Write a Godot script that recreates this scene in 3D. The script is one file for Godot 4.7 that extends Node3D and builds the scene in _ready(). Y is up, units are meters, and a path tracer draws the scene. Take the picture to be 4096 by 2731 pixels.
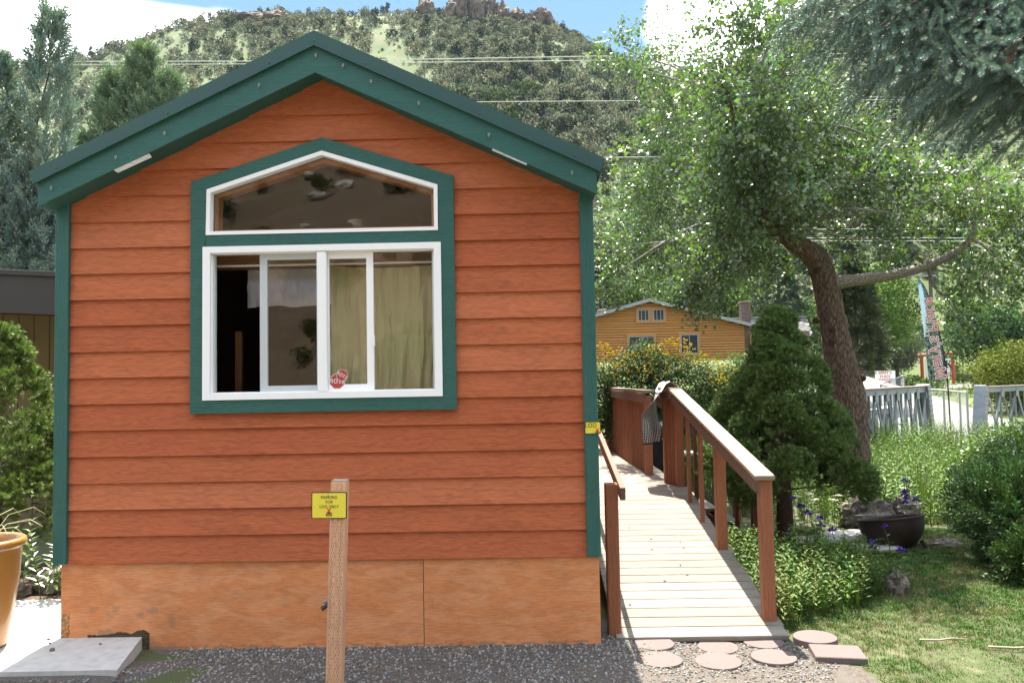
extends Node3D
# A small red cabin with a ramp, a garden to its right and a scrubby hill behind. Wall plane z = 0, y up, metres.

var rng := RandomNumberGenerator.new()
var M := {}
var G := {}


func _ready() -> void:
	rng.seed = 20240611
	# ------------------------------------------------------------ camera
	var cam := Camera3D.new()
	cam.name = "camera"
	add_child(cam)
	cam.position = Vector3(1.361, 1.767, 5.287)
	cam.rotation_degrees = Vector3(2.759, 0.952, -1.058)
	cam.fov = 47.046
	cam.near = 0.05
	cam.far = 1500.0
	cam.current = true
	# ------------------------------------------------------------ sky, sun, exposure
	var env := Environment.new()
	env.background_mode = Environment.BG_SKY
	var sky := Sky.new()
	var pan := PanoramaSkyMaterial.new()
	pan.panorama = sky_picture()
	sky.sky_material = pan
	env.sky = sky
	env.background_energy_multiplier = 1.0
	env.tonemap_mode = Environment.TONE_MAPPER_LINEAR
	env.tonemap_exposure = 5.2
	env.sdfgi_enabled = true
	env.ssao_enabled = true
	env.ssil_enabled = true
	env.fog_enabled = true
	env.fog_density = 0.0001
	env.fog_light_color = Color(0.82, 0.9, 1.0)
	var we := WorldEnvironment.new()
	we.name = "world"
	we.environment = env
	add_child(we)
	var sun := DirectionalLight3D.new()
	sun.name = "sun"
	add_child(sun)
	sun.light_energy = 1.25
	sun.light_color = Color(1.0, 0.965, 0.9)
	sun.light_angular_distance = 0.5
	sun.shadow_enabled = true
	var el := deg_to_rad(66.0)
	var az := deg_to_rad(4.0)
	sun.basis = Basis.looking_at(Vector3(sin(az) * cos(el), -sin(el), cos(az) * cos(el)), Vector3.UP)
	# ------------------------------------------------------------ the place
	make_materials()
	make_meshes()
	terrain()
	cabin()
	ramp()
	log_house()
	bridge_and_road()
	hill_life()
	trees()
	garden()
	foreground()
	small_things()


func sky_picture() -> ImageTexture:
	var w := 1536
	var h := 768
	var im := Image.create(w, h, false, Image.FORMAT_RGBF)
	im.fill(Color(0.16, 0.17, 0.13))
	var big := noise(11, 0.9, 5)
	var wisp := noise(23, 2.2, 5)
	# [azimuth, elevation, half width, half height, more or less cloud]
	var banks := [[-31.0, 20.5, 9.0, 4.0, 2.0], [-21.6, 20.8, 3.2, 2.6, 1.6], [-25.5, 25.6, 4.0, 1.1, -3.0], [-12.0, 25.5, 7.5, 4.0, -1.2], [1.0, 25.0, 7.0, 5.0, -1.4], [5.2, 25.0, 2.2, 0.8, 0.85], [14.5, 24.5, 5.0, 3.5, 2.2], [27.0, 24.0, 9.0, 6.0, 0.8]]
	for y in h / 2 + 2:
		var e := PI * 0.5 - PI * (y + 0.5) / h
		for x in w:
			var a := wrapf(TAU * (x + 0.5) / w, -PI, PI)
			var d := Vector3(sin(a) * cos(e), sin(e), -cos(a) * cos(e))
			var up := maxf(d.y, 0.0)
			var p := Vector3(d.x, 0.35, d.z) / (up + 0.28)
			var n := big.get_noise_3dv(p * 1.1) * 0.75 + wisp.get_noise_3dv(p * 1.3) * 0.32 + 0.10
			var ad := rad_to_deg(a)
			var ed := rad_to_deg(e)
			for b in banks:
				var q: float = pow((ad - b[0]) / b[2], 2) + pow((ed - b[1]) / b[3], 2)
				if q < 6.0:
					n += b[4] * exp(-q) * (0.9 + 0.6 * wisp.get_noise_3dv(p * 4.0))
			var cl := smoothstep(0.05, 0.42, n)
			var base := Color(0.045, 0.105, 0.21).lerp(Color(0.125, 0.18, 0.225), pow(1.0 - up, 1.8))
			var cloud := Color(0.98, 1.0, 1.03) * (0.82 + 0.25 * smoothstep(0.2, 0.9, n))
			im.set_pixel(x, y, base.lerp(cloud, cl))
	return ImageTexture.create_from_image(im)


# ---------------------------------------------------------------- ground
func gh(x: float, z: float) -> float:
	# height of the ground
	var y := -0.05 * smoothstep(1.6, 2.6, x) * smoothstep(-12.0, -6.0, z)
	y += 0.5 * smoothstep(-14.0, -34.0, z)
	var mx := smoothstep(1.0, 5.0, x) * smoothstep(19.0, 15.5, x)
	y += 2.1 * mx * smoothstep(-22.0, -36.0, z)
	y += 1.7 * smoothstep(-52.0, -75.0, z)
	y += 0.75 * smoothstep(2.0, 3.4, x) * smoothstep(7.6, 5.6, x) * smoothstep(-5.9, -7.6, z) * smoothstep(-12.0, -10.0, z)
	y -= 0.25 * smoothstep(4.2, 7.0, x) * smoothstep(12.0, 9.0, x) * smoothstep(-3.5, -6.0, z) * smoothstep(-12.0, -9.5, z)
	y += 0.06 * smoothstep(-0.75, -1.25, x) * smoothstep(0.15, 0.6, z)
	y += 0.02 * G.lumps.get_noise_2d(x * 2.0, z * 2.0) * smoothstep(3.2, 4.2, x)
	return y


func axis(from: float, to: float, near: float, fine: float, coarse: float) -> Array:
	# steps that grow with the distance from 0
	var o := [from]
	while o[-1] < to:
		var d := absf(o[-1])
		o.append(minf(to, o[-1] + lerpf(fine, coarse, clampf((d - near) / 50.0, 0.0, 1.0))))
	return o


func hill_point(s: float, t: float) -> Vector3:
	# s along the ridge (0..1), t from the foot (0) over the crest (1) to the far side (1.4)
	var last := HILL_RIDGE.size() - 1
	var f := clampf(s, 0.0, 0.9999) * last
	var i := int(f)
	var r: Vector3 = HILL_RIDGE[i].cubic_interpolate(HILL_RIDGE[mini(i + 1, last)], HILL_RIDGE[maxi(i - 1, 0)], HILL_RIDGE[mini(i + 2, last)], f - i)
	var foot := Vector3(r.x * 0.26 + 6.0, 1.2, -62.0)
	var p := foot.lerp(r, t)
	var prof := t
	if t <= 1.0:
		prof = lerpf(t * t * 0.35 + t * 0.65, smoothstep(0.0, 1.0, t), 0.25)
	else:
		prof = 1.0 - (t - 1.0) * 0.5
	p.y = lerpf(foot.y, r.y, prof)
	var rough: float = G.hill.get_noise_2d(p.x, p.z)
	p.y += rough * 5.0 * clampf(t * 4.0, 0.0, 1.0) * clampf((1.0 - t) * 4.0, 0.1, 1.0)
	p.y += G.hill.get_noise_2d(p.x * 5.0, p.z * 5.0) * 0.8 * clampf(t * 8.0, 0.0, 1.0)
	return p


func terrain() -> void:
	G.lumps = noise(5, 0.5, 3)
	G.hill = noise(8, 0.018, 4)
	var xs := axis(-75.0, 130.0, 4.0, 0.45, 5.0)
	var zs := axis(-80.0, 14.0, 6.0, 0.45, 5.0)
	var b := B.new()
	var near := B.new()
	for j in zs.size() - 1:
		for i in xs.size() - 1:
			var p := []
			var m := []
			for e in [[i, j + 1], [i + 1, j + 1], [i + 1, j], [i, j]]:
				var x: float = xs[e[0]]
				var z: float = zs[e[1]]
				p.append(Vector3(x, gh(x, z), z))
				m.append(Vector3(gh(x - 0.2, z) - gh(x + 0.2, z), 0.4, gh(x, z - 0.2) - gh(x, z + 0.2)).normalized())
			var into := near if zs[j] > -7.0 else b
			into.tri(p[0], p[1], p[2], m[0], m[1], m[2])
			into.tri(p[0], p[2], p[3], m[0], m[2], m[3])
	struct("ground", near, M.lawn_soil)
	struct("meadow_ground", b, M.turf)
	# the hill
	b = B.new()
	var ns := 150
	var nt := 64
	var grid := []
	for j in nt + 1:
		var row := PackedVector3Array()
		for i in ns + 1:
			row.append(hill_point(float(i) / ns, 1.4 * j / nt - 0.03))
		grid.append(row)
	for j in nt:
		for i in ns:
			var p := [grid[j][i], grid[j][i + 1], grid[j + 1][i + 1], grid[j + 1][i]]
			var m := []
			for e in [[j, i], [j, i + 1], [j + 1, i + 1], [j + 1, i]]:
				var jj: int = clampi(e[0], 1, nt - 1)
				var ii: int = clampi(e[1], 1, ns - 1)
				m.append((grid[jj][ii + 1] - grid[jj][ii - 1]).cross(grid[jj + 1][ii] - grid[jj - 1][ii]).normalized())
			b.tri(p[0], p[1], p[2], m[0], m[1], m[2])
			b.tri(p[0], p[2], p[3], m[0], m[2], m[3])
	struct("hill", b, M.hillside)
	# the bare bank across the road, behind the viewer, that the window panes mirror
	b = B.new()
	for j in 26:
		for i in 44:
			var p := []
			for e in [[i, j], [i, j + 1], [i + 1, j + 1], [i + 1, j]]:
				p.append(bank_point(-34.0 + 1.6 * e[0], e[1] * 1.3))
			b.tri(p[0], p[1], p[2])
			b.tri(p[0], p[2], p[3])
	struct("hillside", b, M.bank)
	# gravel parking strip: a sheet on the ground
	b = B.new()
	for i in 60:
		for j in 20:
			var x0 := -6.0 + 9.4 * i / 60
			var x1 := -6.0 + 9.4 * (i + 1) / 60
			var e0 := 6.0 if x0 < 3.2 else 6.0
			var q := []
			for e in [[x0, j + 1], [x1, j + 1], [x1, j], [x0, j]]:
				var back := gravel_back(e[0])
				var z: float = lerpf(back, 12.0, pow(e[1] / 20.0, 2.0))
				q.append(Vector3(e[0], gh(e[0], z) + 0.004, z))
			b.quad(q[0], q[1], q[2], q[3])
	struct("gravel_drive", b, M.gravel)


func gravel_back(x: float) -> float:
	return lerpf(-0.6, 0.34, smoothstep(2.9, 3.35, x)) if x > -2.0 else 0.5


func bank_point(x: float, up: float) -> Vector3:
	var z := 14.0 + up * 0.95
	return Vector3(x, -0.4 + up * 0.72 + 0.6 * G.lumps.get_noise_2d(x * 0.8, up * 0.9), z + 0.5 * G.lumps.get_noise_2d(x + 50.0, up))


func make_materials() -> void:
	var side := grain_pair(31, 1024, 256, 0.95, 4.0, 1.5)
	var plain_grain := grain_pair(77, 512, 128, 0.9, 7.0, 0.6)
	G.grain = side
	# cabin
	M.siding = []
	for k in 4:
		var c: Array = [[0.575, 0.168, 0.070], [0.54, 0.150, 0.062], [0.61, 0.188, 0.083], [0.51, 0.136, 0.055]][k]
		M.siding.append(textured(mat(c[0], c[1], c[2], 0.62), side[0], Vector3(0.55, 5.2, 1), side[1], 0.16))
		M.siding[k].metallic_specular = 0.3
	M.green = textured(mat(0.023, 0.125, 0.104, 0.5), plain_grain[0], Vector3(0.9, 5.0, 1), plain_grain[1], 0.03)
	M.green_metal = mat(0.026, 0.080, 0.074, 0.45)
	M.soffit = mat(0.02, 0.10, 0.082, 0.7)
	M.white = mat(0.88, 0.88, 0.885, 0.35)
	M.grey_vinyl = mat(0.50, 0.53, 0.54, 0.4)
	M.pale_wood = textured(mat(0.62, 0.57, 0.5, 0.8), plain_grain[0], Vector3(2, 6, 1))
	M.screw = mat(0.42, 0.36, 0.28, 0.45)
	M.screw.metallic = 0.6
	M.glass = mat(0.9, 0.95, 0.93, 0.02)
	M.glass.transparency = BaseMaterial3D.TRANSPARENCY_ALPHA
	M.glass.albedo_color.a = 0.0
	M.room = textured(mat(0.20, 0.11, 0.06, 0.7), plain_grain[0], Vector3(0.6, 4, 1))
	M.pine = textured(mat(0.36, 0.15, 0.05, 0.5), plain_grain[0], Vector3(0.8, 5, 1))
	M.curtain = mat(0.38, 0.345, 0.17, 0.9)
	M.curtain.backlight_enabled = true
	M.curtain.backlight = Color(0.3, 0.27, 0.14)
	M.cloth_white = mat(0.72, 0.73, 0.78, 0.9)
	M.sticker_red = mat(0.42, 0.05, 0.04, 0.5)
	M.sticker_white = mat(0.62, 0.6, 0.58, 0.5)
	M.ply = textured(mat(1, 1, 1, 0.7), plywood_picture(1), Vector3(1.0 / 2.446, 1.0 / 0.64, 1), side[1], 0.02)
	M.ply2 = textured(mat(1, 1, 1, 0.7), plywood_picture(2), Vector3(1.0 / 1.2, 1.0 / 0.64, 1), side[1], 0.02)
	M.ply_edge = mat(0.2, 0.14, 0.07, 0.85)
	M.yellow = mat(0.74, 0.62, 0.055, 0.35)
	M.black = mat(0.012, 0.013, 0.014, 0.4)
	M.black_rough = mat(0.012, 0.011, 0.011, 0.75)
	M.logo_red = mat(0.62, 0.03, 0.03, 0.4)
	M.post = textured(mat(0.72, 0.40, 0.23, 0.8), plain_grain[0], Vector3(0.8, 5, 1), plain_grain[1], 0.08)
	M.incision = mat(0.12, 0.06, 0.03, 0.9)
	M.end_grain = mat(0.36, 0.29, 0.22, 0.9)
	# ramp
	M.deck = []
	for k in 3:
		var c: Array = [[0.265, 0.235, 0.195], [0.30, 0.268, 0.225], [0.235, 0.207, 0.17]][k]
		M.deck.append(textured(mat(c[0], c[1], c[2], 0.85), plain_grain[0], Vector3(0.45, 4.0, 1), plain_grain[1], 0.10))
	M.red_wood = textured(mat(0.335, 0.118, 0.052, 0.7), plain_grain[0], Vector3(0.7, 5, 1), plain_grain[1], 0.06)
	M.red_wood2 = textured(mat(0.29, 0.10, 0.044, 0.7), plain_grain[0], Vector3(0.9, 4, 1), plain_grain[1], 0.06)
	M.cap_wood = textured(mat(0.31, 0.25, 0.19, 0.8), plain_grain[0], Vector3(0.6, 4, 1), plain_grain[1], 0.10)
	M.dark_wood = textured(mat(0.185, 0.105, 0.07, 0.75), plain_grain[0], Vector3(0.7, 4, 1), plain_grain[1], 0.12)
	M.towel_check = textured(mat(1, 1, 1, 0.95), check_picture(), Vector3(1, 1, 1))
	M.towel_white = mat(0.72, 0.70, 0.66, 0.95)
	# ground
	var f1 := noise(3, 0.012, 5)
	var f2 := noise(9, 0.09, 3)
	M.turf = tri_textured(mat(1, 1, 1, 0.95), ramp_tex(f1, 512, 512, [Color(0.07, 0.055, 0.03), Color(0.075, 0.085, 0.026), Color(0.065, 0.10, 0.022), Color(0.085, 0.115, 0.03), Color(0.14, 0.125, 0.055)], noise(12, 0.25, 3), 0.7), 0.55)
	M.lawn_soil = tri_textured(mat(1, 1, 1, 0.95), ramp_tex(noise(4, 0.012, 5), 512, 512, [Color(0.065, 0.05, 0.033), Color(0.075, 0.068, 0.034), Color(0.05, 0.075, 0.02), Color(0.065, 0.08, 0.028), Color(0.14, 0.12, 0.075)], noise(13, 0.3, 3), 0.7), 0.6)
	M.hillside = tri_textured(mat(1, 1, 1, 0.97), ramp_tex(noise(14, 0.014, 5), 512, 512, [Color(0.035, 0.066, 0.014), Color(0.048, 0.082, 0.018), Color(0.062, 0.092, 0.024), Color(0.085, 0.097, 0.034), Color(0.12, 0.105, 0.06)], f2, 0.45), 0.02)
	M.bank = tri_textured(mat(1, 1, 1, 0.97), ramp_tex(noise(15, 0.02, 5), 512, 512, [Color(0.045, 0.028, 0.018), Color(0.08, 0.052, 0.034), Color(0.10, 0.067, 0.045), Color(0.075, 0.066, 0.028), Color(0.15, 0.115, 0.085)], f2, 0.6), 0.16)
	M.gravel = tri_textured(mat(1, 1, 1, 0.95), ramp_tex(noise(16, 0.06, 4), 512, 512, [Color(0.035, 0.029, 0.025), Color(0.07, 0.06, 0.053), Color(0.11, 0.098, 0.088), Color(0.085, 0.064, 0.046), Color(0.20, 0.185, 0.17)], noise(17, 0.3, 2), 0.8), 1.1, ImageTexture.create_from_image(noise_image(noise(17, 0.22, 3), 512, 512)), 0.7)
	M.stone = mat(1, 1, 1, 0.85)
	M.stone.vertex_color_use_as_albedo = true
	M.concrete = tri_textured(mat(1, 1, 1, 0.9), ramp_tex(noise(18, 0.02, 5), 512, 512, [Color(0.36, 0.35, 0.33), Color(0.44, 0.43, 0.41), Color(0.47, 0.46, 0.44), Color(0.52, 0.51, 0.49)], noise(19, 0.4, 2), 0.3), 0.9, ImageTexture.create_from_image(noise_image(noise(20, 0.3, 3), 256, 256)), 0.12)
	M.paver = tri_textured(mat(1, 1, 1, 0.95), ramp_tex(noise(21, 0.3, 3), 256, 256, [Color(0.075, 0.05, 0.046), Color(0.13, 0.096, 0.092), Color(0.16, 0.123, 0.118), Color(0.22, 0.18, 0.175)]), 3.0, ImageTexture.create_from_image(noise_image(noise(22, 0.3, 3), 256, 256)), 0.35)
	M.asphalt = tri_textured(mat(1, 1, 1, 0.9), ramp_tex(noise(24, 0.05, 4), 256, 256, [Color(0.15, 0.147, 0.143), Color(0.19, 0.186, 0.18), Color(0.23, 0.225, 0.215)]), 0.3)
	M.dirt = tri_textured(mat(1, 1, 1, 0.95), ramp_tex(noise(25, 0.04, 4), 256, 256, [Color(0.22, 0.18, 0.13), Color(0.29, 0.245, 0.19), Color(0.36, 0.31, 0.25)]), 0.25)
	M.rock = tri_textured(mat(1, 1, 1, 0.92), ramp_tex(noise(26, 0.02, 5), 512, 512, [Color(0.06, 0.05, 0.038), Color(0.115, 0.097, 0.078), Color(0.165, 0.142, 0.118), Color(0.24, 0.21, 0.175)], noise(27, 0.15, 3), 0.5), 1.2, ImageTexture.create_from_image(noise_image(noise(28, 0.06, 4), 256, 256)), 2.0)
	M.cliff = tri_textured(mat(1, 1, 1, 0.95), ramp_tex(noise(29, 0.02, 5), 512, 512, [Color(0.04, 0.028, 0.02), Color(0.10, 0.072, 0.052), Color(0.155, 0.115, 0.085), Color(0.20, 0.165, 0.13)], noise(30, 0.12, 3), 0.6), 0.09)
	# plants
	var bark_n := noise(41, 0.035, 4, FastNoiseLite.TYPE_SIMPLEX)
	bark_n.fractal_type = FastNoiseLite.FRACTAL_RIDGED
	var bark_h := ImageTexture.create_from_image(noise_image(bark_n, 256, 256))
	M.bark = textured(mat(1, 1, 1, 0.95), ramp_tex(bark_n, 256, 256, [Color(0.36, 0.285, 0.22), Color(0.25, 0.185, 0.135), Color(0.13, 0.08, 0.054), Color(0.035, 0.02, 0.013)], noise(42, 0.2, 2), 0.25), Vector3(0.55, 2.6, 1), bark_h, -5.0)
	M.limb_bark = textured(mat(1, 1, 1, 0.9), ramp_tex(noise(43, 0.05, 4), 256, 256, [Color(0.07, 0.055, 0.04), Color(0.21, 0.185, 0.155), Color(0.32, 0.30, 0.265), Color(0.40, 0.385, 0.35)], noise(44, 0.2, 2), 0.4), Vector3(2.5, 2.5, 1), bark_h, -0.6)
	M.twig = mat(0.085, 0.065, 0.05, 0.9)
	M.dark_bark = textured(mat(0.42, 0.36, 0.33, 0.95), M.bark.albedo_texture, Vector3(1.4, 5, 1), bark_h, -1.5)
	M.leaf = leafy(0.33, 0.9, 0.7)
	M.leaf_dull = leafy(0.55, 0.75, 0.3)
	M.needle = leafy(0.5, 0.5, 0.45)
	M.far_leaf = leafy(0.8, 0.5, 0.25)
	M.flower = leafy(0.7, 0.4, 0.3)
	M.grass = leafy(0.5, 0.6, 0.4)
	# house, bridge, things
	M.log = textured(mat(0.46, 0.20, 0.045, 0.55), plain_grain[0], Vector3(0.3, 2, 1))
	M.log2 = textured(mat(0.41, 0.175, 0.04, 0.55), plain_grain[0], Vector3(0.3, 2, 1))
	M.fascia_grey = textured(mat(0.30, 0.305, 0.31, 0.8), plain_grain[0], Vector3(0.5, 3, 1))
	M.shake = [mat(0.17, 0.165, 0.165, 0.8), mat(0.22, 0.215, 0.215, 0.8), mat(0.13, 0.125, 0.12, 0.8)]
	M.soot = tri_textured(mat(1, 1, 1, 0.9), ramp_tex(noise(45, 0.05, 3), 128, 128, [Color(0.03, 0.025, 0.022), Color(0.09, 0.06, 0.05), Color(0.15, 0.10, 0.085)]), 1.2)
	M.pane_dark = mat(0.03, 0.035, 0.04, 0.06)
	M.steel = tri_textured(mat(1, 1, 1, 0.5), ramp_tex(noise(46, 0.03, 4), 256, 256, [Color(0.14, 0.075, 0.045), Color(0.16, 0.185, 0.205), Color(0.19, 0.215, 0.238), Color(0.21, 0.238, 0.262), Color(0.23, 0.258, 0.28)], noise(47, 0.2, 2), 0.35), 0.45)
	M.steel.metallic = 0.15
	M.steel_dull = M.steel.duplicate()
	M.steel_dull.albedo_color = lin(0.55, 0.55, 0.56)
	M.rust = mat(0.24, 0.10, 0.045, 0.9)
	M.galv = mat(0.28, 0.29, 0.30, 0.5)
	M.galv.metallic = 0.5
	M.red_timber = mat(0.42, 0.085, 0.03, 0.6)
	M.sign_white = mat(0.78, 0.78, 0.76, 0.5)
	M.sign_red = mat(0.45, 0.06, 0.05, 0.6)
	M.bin_dark = mat(0.045, 0.045, 0.045, 0.55)
	M.bin_blue = mat(0.03, 0.036, 0.05, 0.5)
	M.flag_print = textured(mat(1, 1, 1, 0.8), camo_picture(), Vector3(1, 1, 1))
	M.flag_print.cull_mode = BaseMaterial3D.CULL_DISABLED
	M.flag_print.backlight_enabled = true
	M.flag_print.backlight = Color(0.4, 0.4, 0.4)
	M.iron = tri_textured(mat(1, 1, 1, 0.6), ramp_tex(noise(48, 0.05, 4), 256, 256, [Color(0.022, 0.014, 0.011), Color(0.038, 0.023, 0.017), Color(0.05, 0.032, 0.024)], noise(49, 0.3, 2), 0.5), 1.5)
	M.glaze = mat(0.36, 0.155, 0.022, 0.14)
	M.glaze.clearcoat_enabled = true
	M.soil = mat(0.05, 0.035, 0.025, 0.95)
	M.wire = mat(0.62, 0.62, 0.6, 0.5)
	M.tan_board = mat(0.20, 0.155, 0.085, 0.8)
	M.dark_roof = mat(0.05, 0.045, 0.042, 0.9)
	M.red_soffit = mat(0.22, 0.065, 0.03, 0.8)
	M.car_paint = mat(0.75, 0.76, 0.78, 0.2)
	M.rubber = mat(0.02, 0.02, 0.02, 0.8)
	M.red_roof = mat(0.36, 0.15, 0.12, 0.8)
	M.mulch = tri_textured(mat(1, 1, 1, 0.95), ramp_tex(noise(50, 0.1, 4), 256, 256, [Color(0.03, 0.02, 0.015), Color(0.08, 0.05, 0.035), Color(0.14, 0.085, 0.06)]), 1.5)
	M.grey_shelf = mat(0.42, 0.46, 0.42, 0.5)


func plywood_picture(which: int) -> ImageTexture:
	# rotary cut veneer: broad wavy figure; moss and dirt along the slab on the left panel
	var w := 768 if which == 1 else 384
	var h := 200
	var fig := noise(60 + which, 1.0, 3)
	var fine := noise(70 + which, 1.0, 3)
	var im := Image.create(w, h, false, Image.FORMAT_RGB8)
	for y in h:
		for x in w:
			var u := x * (2.446 if which == 1 else 1.2) / w
			var up := 0.64 * y / h
			var wv := fig.get_noise_2d(u * 1.3, up * 4.5)
			var band := 0.5 + 0.5 * sin(TAU * (up * 1.9 + wv * 1.25))
			band = smoothstep(0.25, 0.85, band)
			var fb := fine.get_noise_2d(u * 9.0, up * 90.0)
			var c := Color(0.58, 0.218, 0.078).lerp(Color(0.61, 0.255, 0.108), band)
			c = c * (1.0 + 0.24 * fb + 0.12 * fine.get_noise_2d(u * 3.0, up * 5.0))
			if fine.get_noise_2d(u * 40.0 + 300.0, up * 40.0) > 0.62:
				c = c * 0.7
			if which == 1:
				# damp grey bloom, then moss and dirt with a ragged edge where the panel meets the slab
				var rag := 0.035 * fine.get_noise_2d(u * 3.0, 4.0) + 0.02 * fine.get_noise_2d(u * 9.0, 8.0)
				var blotch := fig.get_noise_2d(u * 5.0 + 40.0, up * 7.0)
				if u < 0.95 and up < 0.34 and blotch > 0.12:
					c = c.lerp(Color(0.28, 0.17, 0.10), minf(0.55, (blotch - 0.12) * 2.2) * smoothstep(0.95, 0.75, u))
				if up < 0.165 + rag and u < 0.6 + rag and u > 0.18:
					c = Color(0.055, 0.042, 0.014) * (1.0 + 0.5 * fb)
				elif up < 0.11 + rag and u < 0.2:
					c = Color(0.09, 0.055, 0.02) * (1.0 + 0.5 * fb)
				if u < 0.06 and up < 0.3 and fine.get_noise_2d(u * 50.0, up * 30.0) > -0.1:
					c = c.lerp(Color(0.11, 0.085, 0.02), 0.7)
			if up < 0.075 + 0.02 * fine.get_noise_2d(u * 14.0, 2.0) and blot(fine, u, up) > 0.0:
				c = c.lerp(Color(0.21, 0.13, 0.085), 0.55)
			im.set_pixel(x, y, c.clamp().linear_to_srgb())
	return ImageTexture.create_from_image(im)


func blot(q: FastNoiseLite, u: float, v: float) -> float:
	return q.get_noise_2d(u * 12.0 + 90.0, v * 30.0)


func check_picture() -> ImageTexture:
	var im := Image.create(128, 256, false, Image.FORMAT_RGB8)
	for y in 256:
		for x in 128:
			var a := (x / 4) % 2
			var b := (y / 4) % 2
			var navy := Color(0.012, 0.014, 0.024)
			var c := Color(0.72, 0.68, 0.60)
			if a + b == 2:
				c = navy
			elif a + b == 1:
				c = Color(0.30, 0.29, 0.28) if (x + y) % 3 else Color(0.12, 0.12, 0.13)
			if x < 9 or x > 118 or y < 9 or y > 246:
				c = Color(0.014, 0.03, 0.06)
			im.set_pixel(x, y, c.linear_to_srgb())
	return ImageTexture.create_from_image(im)


func camo_picture() -> ImageTexture:
	# the banner's print: pale blue along the free edge and top, camouflage blotches elsewhere
	var q := noise(81, 0.022, 2)
	var q2 := noise(82, 0.03, 2)
	var im := Image.create(160, 768, false, Image.FORMAT_RGB8)
	for y in 768:
		for x in 160:
			var c := Color(0.075, 0.105, 0.10)
			if q.get_noise_2d(x, y) > 0.12:
				c = Color(0.15, 0.20, 0.175)
			if q2.get_noise_2d(x + 400, y) > 0.28:
				c = Color(0.28, 0.34, 0.25)
			if q2.get_noise_2d(x - 400, y) > 0.36:
				c = Color(0.012, 0.02, 0.022)
			var edge := 118.0 - y * 0.26 + 10.0 * q2.get_noise_2d(y * 1.5, 9.0)
			if x < edge:
				c = Color(0.36, 0.60, 0.80).lerp(Color(0.50, 0.72, 0.86), 0.5 + 0.5 * q.get_noise_2d(x, y))
			if y < 46 - x * 0.2:
				c = Color(0.12, 0.32, 0.66)
			im.set_pixel(x, y, c.linear_to_srgb())
	return ImageTexture.create_from_image(im)


# ---------------------------------------------------------------- the cabin
func poly(a: Array) -> PackedVector2Array:
	var o := PackedVector2Array()
	for p in a:
		o.append(Vector2(p[0], p[1]))
	if Geometry2D.is_polygon_clockwise(o):
		o.reverse()
	return o


func lap_board(shape: PackedVector2Array, y0: float, step: float) -> B:
	# a lapped siding board: the lower edge stands proud, the upper edge tucks behind the next one
	var b := B.new()
	b.off = Vector2(rng.randf() * 9.0, rng.randf() * 3.0)
	if Geometry2D.is_polygon_clockwise(shape):
		shape.reverse()
	var ids := Geometry2D.triangulate_polygon(shape)
	var zf := func(p: Vector2) -> Vector3: return Vector3(p.x, p.y, 0.006 - 0.017 * (p.y - y0) / step)
	for k in range(0, ids.size(), 3):
		var q := [shape[ids[k]], shape[ids[k + 1]], shape[ids[k + 2]]]
		if (q[1] - q[0]).cross(q[2] - q[0]) < 0:
			q = [q[0], q[2], q[1]]
		b.tri(zf.call(q[0]), zf.call(q[1]), zf.call(q[2]), Vector3.ZERO, Vector3.ZERO, Vector3.ZERO, q[0], q[1], q[2])
	for k in shape.size():
		var a: Vector3 = zf.call(shape[k])
		var c: Vector3 = zf.call(shape[(k + 1) % shape.size()])
		b.quad(Vector3(a.x, a.y, -0.03), Vector3(c.x, c.y, -0.03), c, a)
	return b


func frame_ring(outer: Array, inner: Array, z0: float, z1: float, mt: Material, parent: Node, called: String) -> void:
	# mitred frame pieces between two outlines, one part each
	for k in outer.size():
		var j := (k + 1) % outer.size()
		var b := B.new()
		b.prism(poly([outer[k], outer[j], inner[j], inner[k]]), z0, z1)
		obj(called, b, mt, parent)


func pane(x0: float, y0: float, x1: float, y1: float, z: float, parent: Node) -> void:
	var b := B.new()
	b.quad(Vector3(x0, y0, z), Vector3(x1, y0, z), Vector3(x1, y1, z), Vector3(x0, y1, z))
	obj("pane", b, M.glass, parent)


func sash(x0: float, y0: float, x1: float, y1: float, wl: float, wr: float, wt: float, z: float, mt: Material, parent: Node) -> Node3D:
	var s := Node3D.new()
	s.name = "sash"
	parent.add_child(s, true)
	var o := [[x0, y0], [x1, y0], [x1, y1], [x0, y1]]
	var i := [[x0 + wl, y0 + wt], [x1 - wr, y0 + wt], [x1 - wr, y1 - wt], [x0 + wl, y1 - wt]]
	frame_ring(o, i, z - 0.025, z, mt, s, "sash_rail")
	pane(x0 + wl, y0 + wt, x1 - wr, y1 - wt, z - 0.008, s)
	pane(x0 + wl, y0 + wt, x1 - wr, y1 - wt, z - 0.018, s)
	return s


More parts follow.
